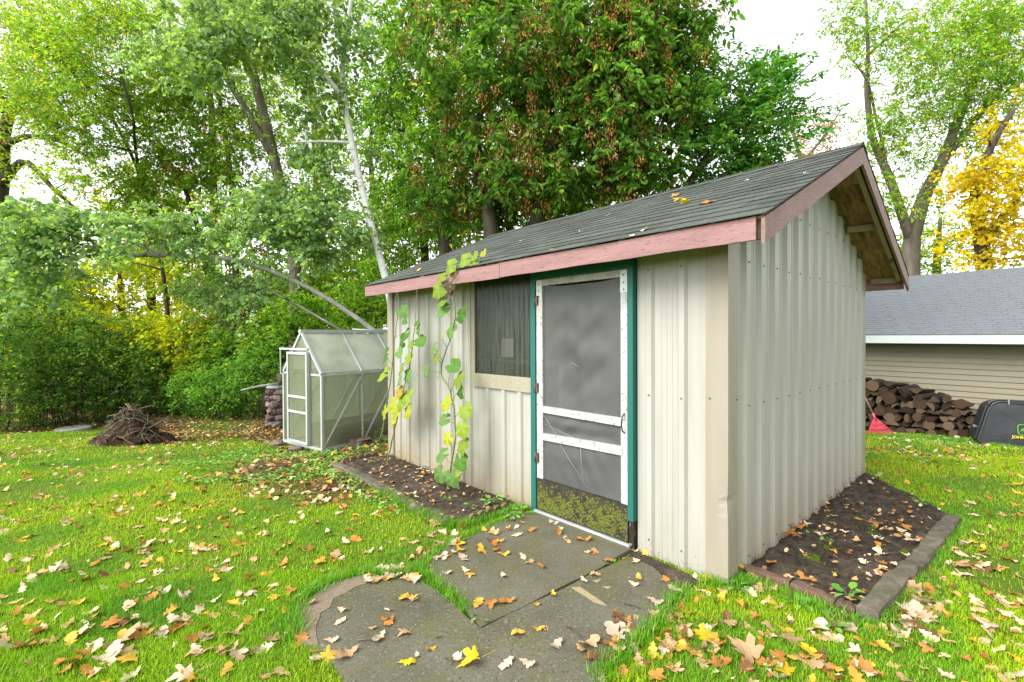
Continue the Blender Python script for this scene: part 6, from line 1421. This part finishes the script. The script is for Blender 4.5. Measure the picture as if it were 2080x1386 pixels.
# leaves picked out from the photograph: px, py, length, kind, colour
for px, py, s, k, c_ in ((965, 1362, .20, 'maple', 'bright yellow'), (1425, 1296, .20, 'maple', 'bright yellow'), (1405, 1252, .10, 'oak', 'golden'), (1640, 1325, .15, 'maple', 'bright yellow'), (1655, 1340, .14, 'oak', 'golden'), (1600, 1370, .18, 'maple', 'bright yellow'), (1980, 1105, .17, 'oak', 'bright yellow'), (1995, 1122, .12, 'oak', 'golden'), (820, 1226, .11, 'oak', 'bright yellow'), (828, 1358, .10, 'oak', 'bright yellow'), (875, 1333, .08, 'oak', 'golden'),
        (663, 1340, .15, 'maple', 'golden'), (703, 1338, .15, 'oak', 'tan'), (672, 1308, .09, 'oak', 'pale tan'), (770, 1306, .12, 'oak', 'pale tan'), (690, 1270, .09, 'oak', 'pale tan'), (695, 1246, .08, 'oak', 'pale tan'), (955, 1178, .12, 'maple', 'golden'), (945, 1170, .08, 'oak', 'pale tan'), (1023, 1182, .09, 'oak', 'pale tan'), (1101, 1163, .09, 'oak', 'orange brown'), (1195, 1132, .08, 'oak', 'pale tan'), (1140, 1083, .09, 'oak', 'pale tan'), (1127, 1073, .08, 'oak', 'pale tan'),
        (1000, 1240, .14, 'maple', 'orange brown'), (1030, 1236, .13, 'oak', 'orange brown'), (970, 1240, .13, 'oak', 'golden'), (965, 1278, .09, 'oak', 'pale tan'), (1053, 1302, .10, 'oak', 'golden'), (1124, 1220, .08, 'oak', 'golden'), (1092, 1240, .06, 'oak', 'golden'), (1030, 1365, .12, 'oak', 'pale tan'), (1070, 1365, .10, 'oak', 'pale tan'), (932, 1357, .10, 'oak', 'pale tan'), (1130, 1325, .11, 'oak', 'pale tan'), (1195, 1325, .17, 'oak', 'tan'), (1180, 1340, .13, 'maple', 'tan'), (1250, 1300, .18, 'oak', 'pale tan'), (1235, 1320, .16, 'maple', 'orange brown'), (1265, 1290, .13, 'oak', 'pale tan'),
        (1330, 1235, .12, 'oak', 'pale tan'), (1298, 1187, .09, 'oak', 'golden'), (1287, 1198, .08, 'oak', 'pale tan'), (1186, 1190, .08, 'oak', 'pale tan'), (1233, 1150, .10, 'oak', 'orange brown'), (1270, 1140, .1, 'oak', 'tan'), (1370, 1208, .14, 'oak', 'pale tan'), (1410, 1182, .1, 'oak', 'pale tan'), (1440, 1184, .1, 'oak', 'golden'), (1600, 1098, .22, 'maple', 'orange brown'), (1620, 1085, .16, 'oak', 'orange brown'), (1775, 1075, .18, 'maple', 'orange brown'), (1840, 1085, .16, 'oak', 'orange brown'), (1830, 1092, .12, 'oak', 'pale tan'), (1665, 1100, .11, 'oak', 'pale tan'), (1640, 1195, .16, 'oak', 'orange brown'), (1690, 1135, .08, 'oak', 'golden'),
        (1740, 1112, .12, 'oak', 'tan'), (1565, 1158, .12, 'oak', 'orange brown'), (1530, 1178, .15, 'oak', 'tan'), (1540, 1198, .14, 'maple', 'tan'), (1570, 1200, .15, 'oak', 'tan'), (1565, 1225, .12, 'oak', 'golden'), (1660, 1285, .20, 'oak', 'pale tan'), (1600, 1300, .22, 'maple', 'tan'), (1520, 1340, .28, 'maple', 'tan'), (1830, 1250, .18, 'maple', 'orange brown'), (1850, 1190, .2, 'oak', 'tan'), (1890, 1205, .15, 'oak', 'orange brown'), (1950, 1130, .14, 'oak', 'pale tan'), (1960, 1150, .2, 'oak', 'tan'), (2015, 1280, .2, 'maple', 'pale tan'), (2010, 1300, .16, 'oak', 'pale tan'),
        (1000, 1065, .10, 'oak', 'golden'), (1025, 1060, .12, 'maple', 'tan'), (1030, 1085, .11, 'maple', 'orange brown'), (985, 1088, .09, 'oak', 'golden'), (975, 1122, .10, 'oak', 'golden'), (1005, 1118, .11, 'oak', 'orange brown'), (920, 1115, .12, 'oak', 'pale tan'), (935, 1128, .12, 'oak', 'golden'), (650, 1145, .16, 'maple', 'golden'), (680, 1135, .16, 'oak', 'tan'), (100, 1165, .2, 'oak', 'pale tan'), (130, 1155, .18, 'maple', 'pale tan'), (75, 1170, .15, 'oak', 'golden'), (370, 1218, .17, 'oak', 'pale tan'), (300, 1110, .15, 'oak', 'pale tan'), (290, 1125, .16, 'maple', 'pale tan'), (225, 1270, .16, 'maple', 'orange brown'), (255, 1305, .22, 'oak', 'tan'), (230, 1335, .2, 'oak', 'pale tan'), (260, 1345, .18, 'oak', 'golden'), (25, 1320, .2, 'oak', 'pale tan'), (380, 1375, .2, 'maple', 'pale tan'), (330, 1295, .12, 'oak', 'pale tan'), (405, 1330, .16, 'oak', 'tan'), (480, 1335, .15, 'maple', 'pale tan'), (560, 1215, .13, 'maple', 'golden')):
    p = gnd(px, py); put(p[0], p[1], s * .82, k, c_)
# drift heaped at the left slab edge
for i in range(34):
    p = gnd(FR.uniform(735, 860), FR.uniform(1158, 1190)); put(p[0], p[1], FR.uniform(.07, .13), 'oak', FR.choice(['pale tan', 'pale tan', 'tan', 'golden']))
for i in range(46):
    p = gnd(FR.uniform(840, 1080), FR.uniform(1060, 1150)); 
    if abs((p[0] - gnd(960, 1110)[0]) + (p[1] - gnd(960, 1110)[1])) < .7: put(p[0], p[1], FR.uniform(.06, .11), 'oak')
# general scatter: thick at bottom right and centre left, thin far off
n = 0; tries = 0
while n < 2900 and tries < 26000:
    tries += 1; y = math.sqrt(FR.uniform(1.5 ** 2, 9.5 ** 2)); x = FR.uniform(-1.25, 1.25) * y
    if ((x - g0[0]) * GY[0] + (y - g0[1]) * GY[1]) > -1.0: continue
    sf, _ = surface(x, y)
    if sf is None or ('slab' in sf and FR.random() > .25): continue
    d = .55 + .35 * float(vnoise(x, y, 1.6, 91)) + .25 * float(vnoise(x, y, 5., 92))
    if x > .3 and y < 3.2: d += 1.0
    if -2.6 < x < -.4 and 3.2 < y < 6: d += .25
    if y > 6: d *= .6
    if 'soil' in sf: d *= .8
    if FR.random() < d * .8: put(x, y, FR.uniform(.035, .105) * (1 if 'soil' not in sf else .75), 'oak' if FR.random() < .85 else 'maple'); n += 1
for i in range(80):    # thick drift on the grass below the corner and the brick edging
    p = gnd(FR.uniform(1240, 1760), FR.uniform(1225, 1386)); put(p[0], p[1], FR.uniform(.06, .125), 'oak' if FR.random() < .8 else 'maple', FR.choice(['pale tan', 'tan', 'tan', 'orange brown', 'golden', 'dark brown']))
for i in range(60):
    p = gnd(FR.uniform(1760, 2080), FR.uniform(1100, 1386)); put(p[0], p[1], FR.uniform(.05, .12), 'oak')
for i in range(60):
    p = gnd(FR.uniform(0, 640), FR.uniform(1120, 1386)); put(p[0], p[1], FR.uniform(.07, .13), 'oak', FR.choice(['pale tan', 'tan', 'tan', 'orange brown', 'golden']))
for i in range(26):     # blown against the bed edging on the right
    p = gnd(FR.uniform(1790, 1860), FR.uniform(1180, 1300)); put(p[0] + .08, p[1], FR.uniform(.09, .16), 'oak')
sc_ = [l[1] / np.linalg.norm(l[0] - np.array([0, 0, CH])) * (1 if abs(l[0][0]) < l[0][1] * 1.09 and l[0][1] > 2.05 else .01) for l in LV]
order = np.argsort(sc_)[::-1]; rest = []
for q, i in enumerate(order):
    pos, size, kind, v, c_, rot, sf = LV[i]
    if q < 295:
        o = link('fallen_leaf', fme(kind, v, c_), None, pos, rot, (size, size, size))
        tag(o, f'{c_} fallen {kind} leaf lying on the {sf}', 'leaf', f'{c_} {kind} leaves on the {sf}')
    else: rest.append(i)
VV, FF, CC = [], [], []; base = 0; tri = {}
from mathutils import Euler
for i in rest:
    pos, size, kind, v, c_, rot, sf = LV[i]; vs, fs = FS[(kind, v)]; R3 = np.array(Euler(rot).to_matrix()); P = np.array(vs) * size @ R3.T + pos
    f4 = np.array([f if len(f) == 4 else (*f, f[-1]) for f in fs if len(f) == 4]); VV.append(P); FF.append(f4 + base); base += len(P)
    CC.append(np.tile(np.array(FCOL[c_][0]) * FR.uniform(.8, 1.25), (len(P), 1)))
tag(link('leaf_scatter', npmesh('leaf_scatter', np.concatenate(VV), np.concatenate(FF), MAT['litter'], np.concatenate(CC))), 'small distant fallen leaves sprinkled over the lawn', 'leaves', kind='stuff')
# leaves on the roof
def roof_hit(px, py):
    d = pray(px, py); n3 = np.array([-sn * VD[0], -sn * VD[1], cs]); p0 = loc2w(rp(0, 1., 1., .016)); o = np.array([0, 0, CH]); t = ((p0 - o) @ n3) / (d @ n3); return o + t * d
for i, (px, py, s, k, c_) in enumerate(((1372, 398, .14, 'maple', 'golden'), (1382, 405, .13, 'maple', 'golden'), (1392, 413, .13, 'oak', 'bright yellow'), (1376, 408, .10, 'oak', 'golden'), (1437, 413, .14, 'oak', 'orange brown'), (1516, 368, .07, 'oak', 'pale tan'), (1235, 438, .07, 'oak', 'pale tan'), (1285, 479, .07, 'oak', 'pale tan'), (1306, 469, .07, 'oak', 'pale tan'), (1060, 490, .07, 'oak', 'pale tan'), (849, 551, .10, 'oak', 'golden'), (1640, 353, .05, 'oak', 'pale tan'), (1120, 508, .06, 'oak', 'tan'), (858, 562, .05, 'oak', 'pale tan'), (1180, 470, .05, 'oak', 'pale tan'))):
    p = roof_hit(px, py); o = link('fallen_leaf', fme(kind if False else k, i % (9 if k == 'oak' else 3), c_), None, p); th = math.atan(SLOPE)
    o.rotation_euler = (Matrix.Rotation(YAW, 3, 'Z') @ Matrix.Rotation(-th, 3, 'Y') @ Matrix.Rotation(i * 1.9, 3, 'Z')).to_euler(); o.scale = (s, s, s)
    tag(o, f'{c_} {k} leaf resting on the grey shed shingles', 'leaf', f'{c_} {k} leaves on the shed roof')
# twigs on the patio
for i, (a, b) in enumerate((((1150, 1286), (1182, 1312)), ((980, 1232), (1010, 1238)), ((725, 1310), (762, 1312)), ((905, 1352), (918, 1368)), ((1268, 1240), (1300, 1250)), ((885, 1310), (897, 1311)))):
    p, q = gnd(*a), gnd(*b); mb = MB(); mb.tube([(p[0], p[1], .037), ((p[0] + q[0]) / 2 + .01, (p[1] + q[1]) / 2, .045), (q[0], q[1], .038)], [.0045, .004, .003], 5)
    tag(mb.build('twig', MAT['stick']), 'short brown twig lying on the concrete slab', 'twig', 'twigs on the patio')
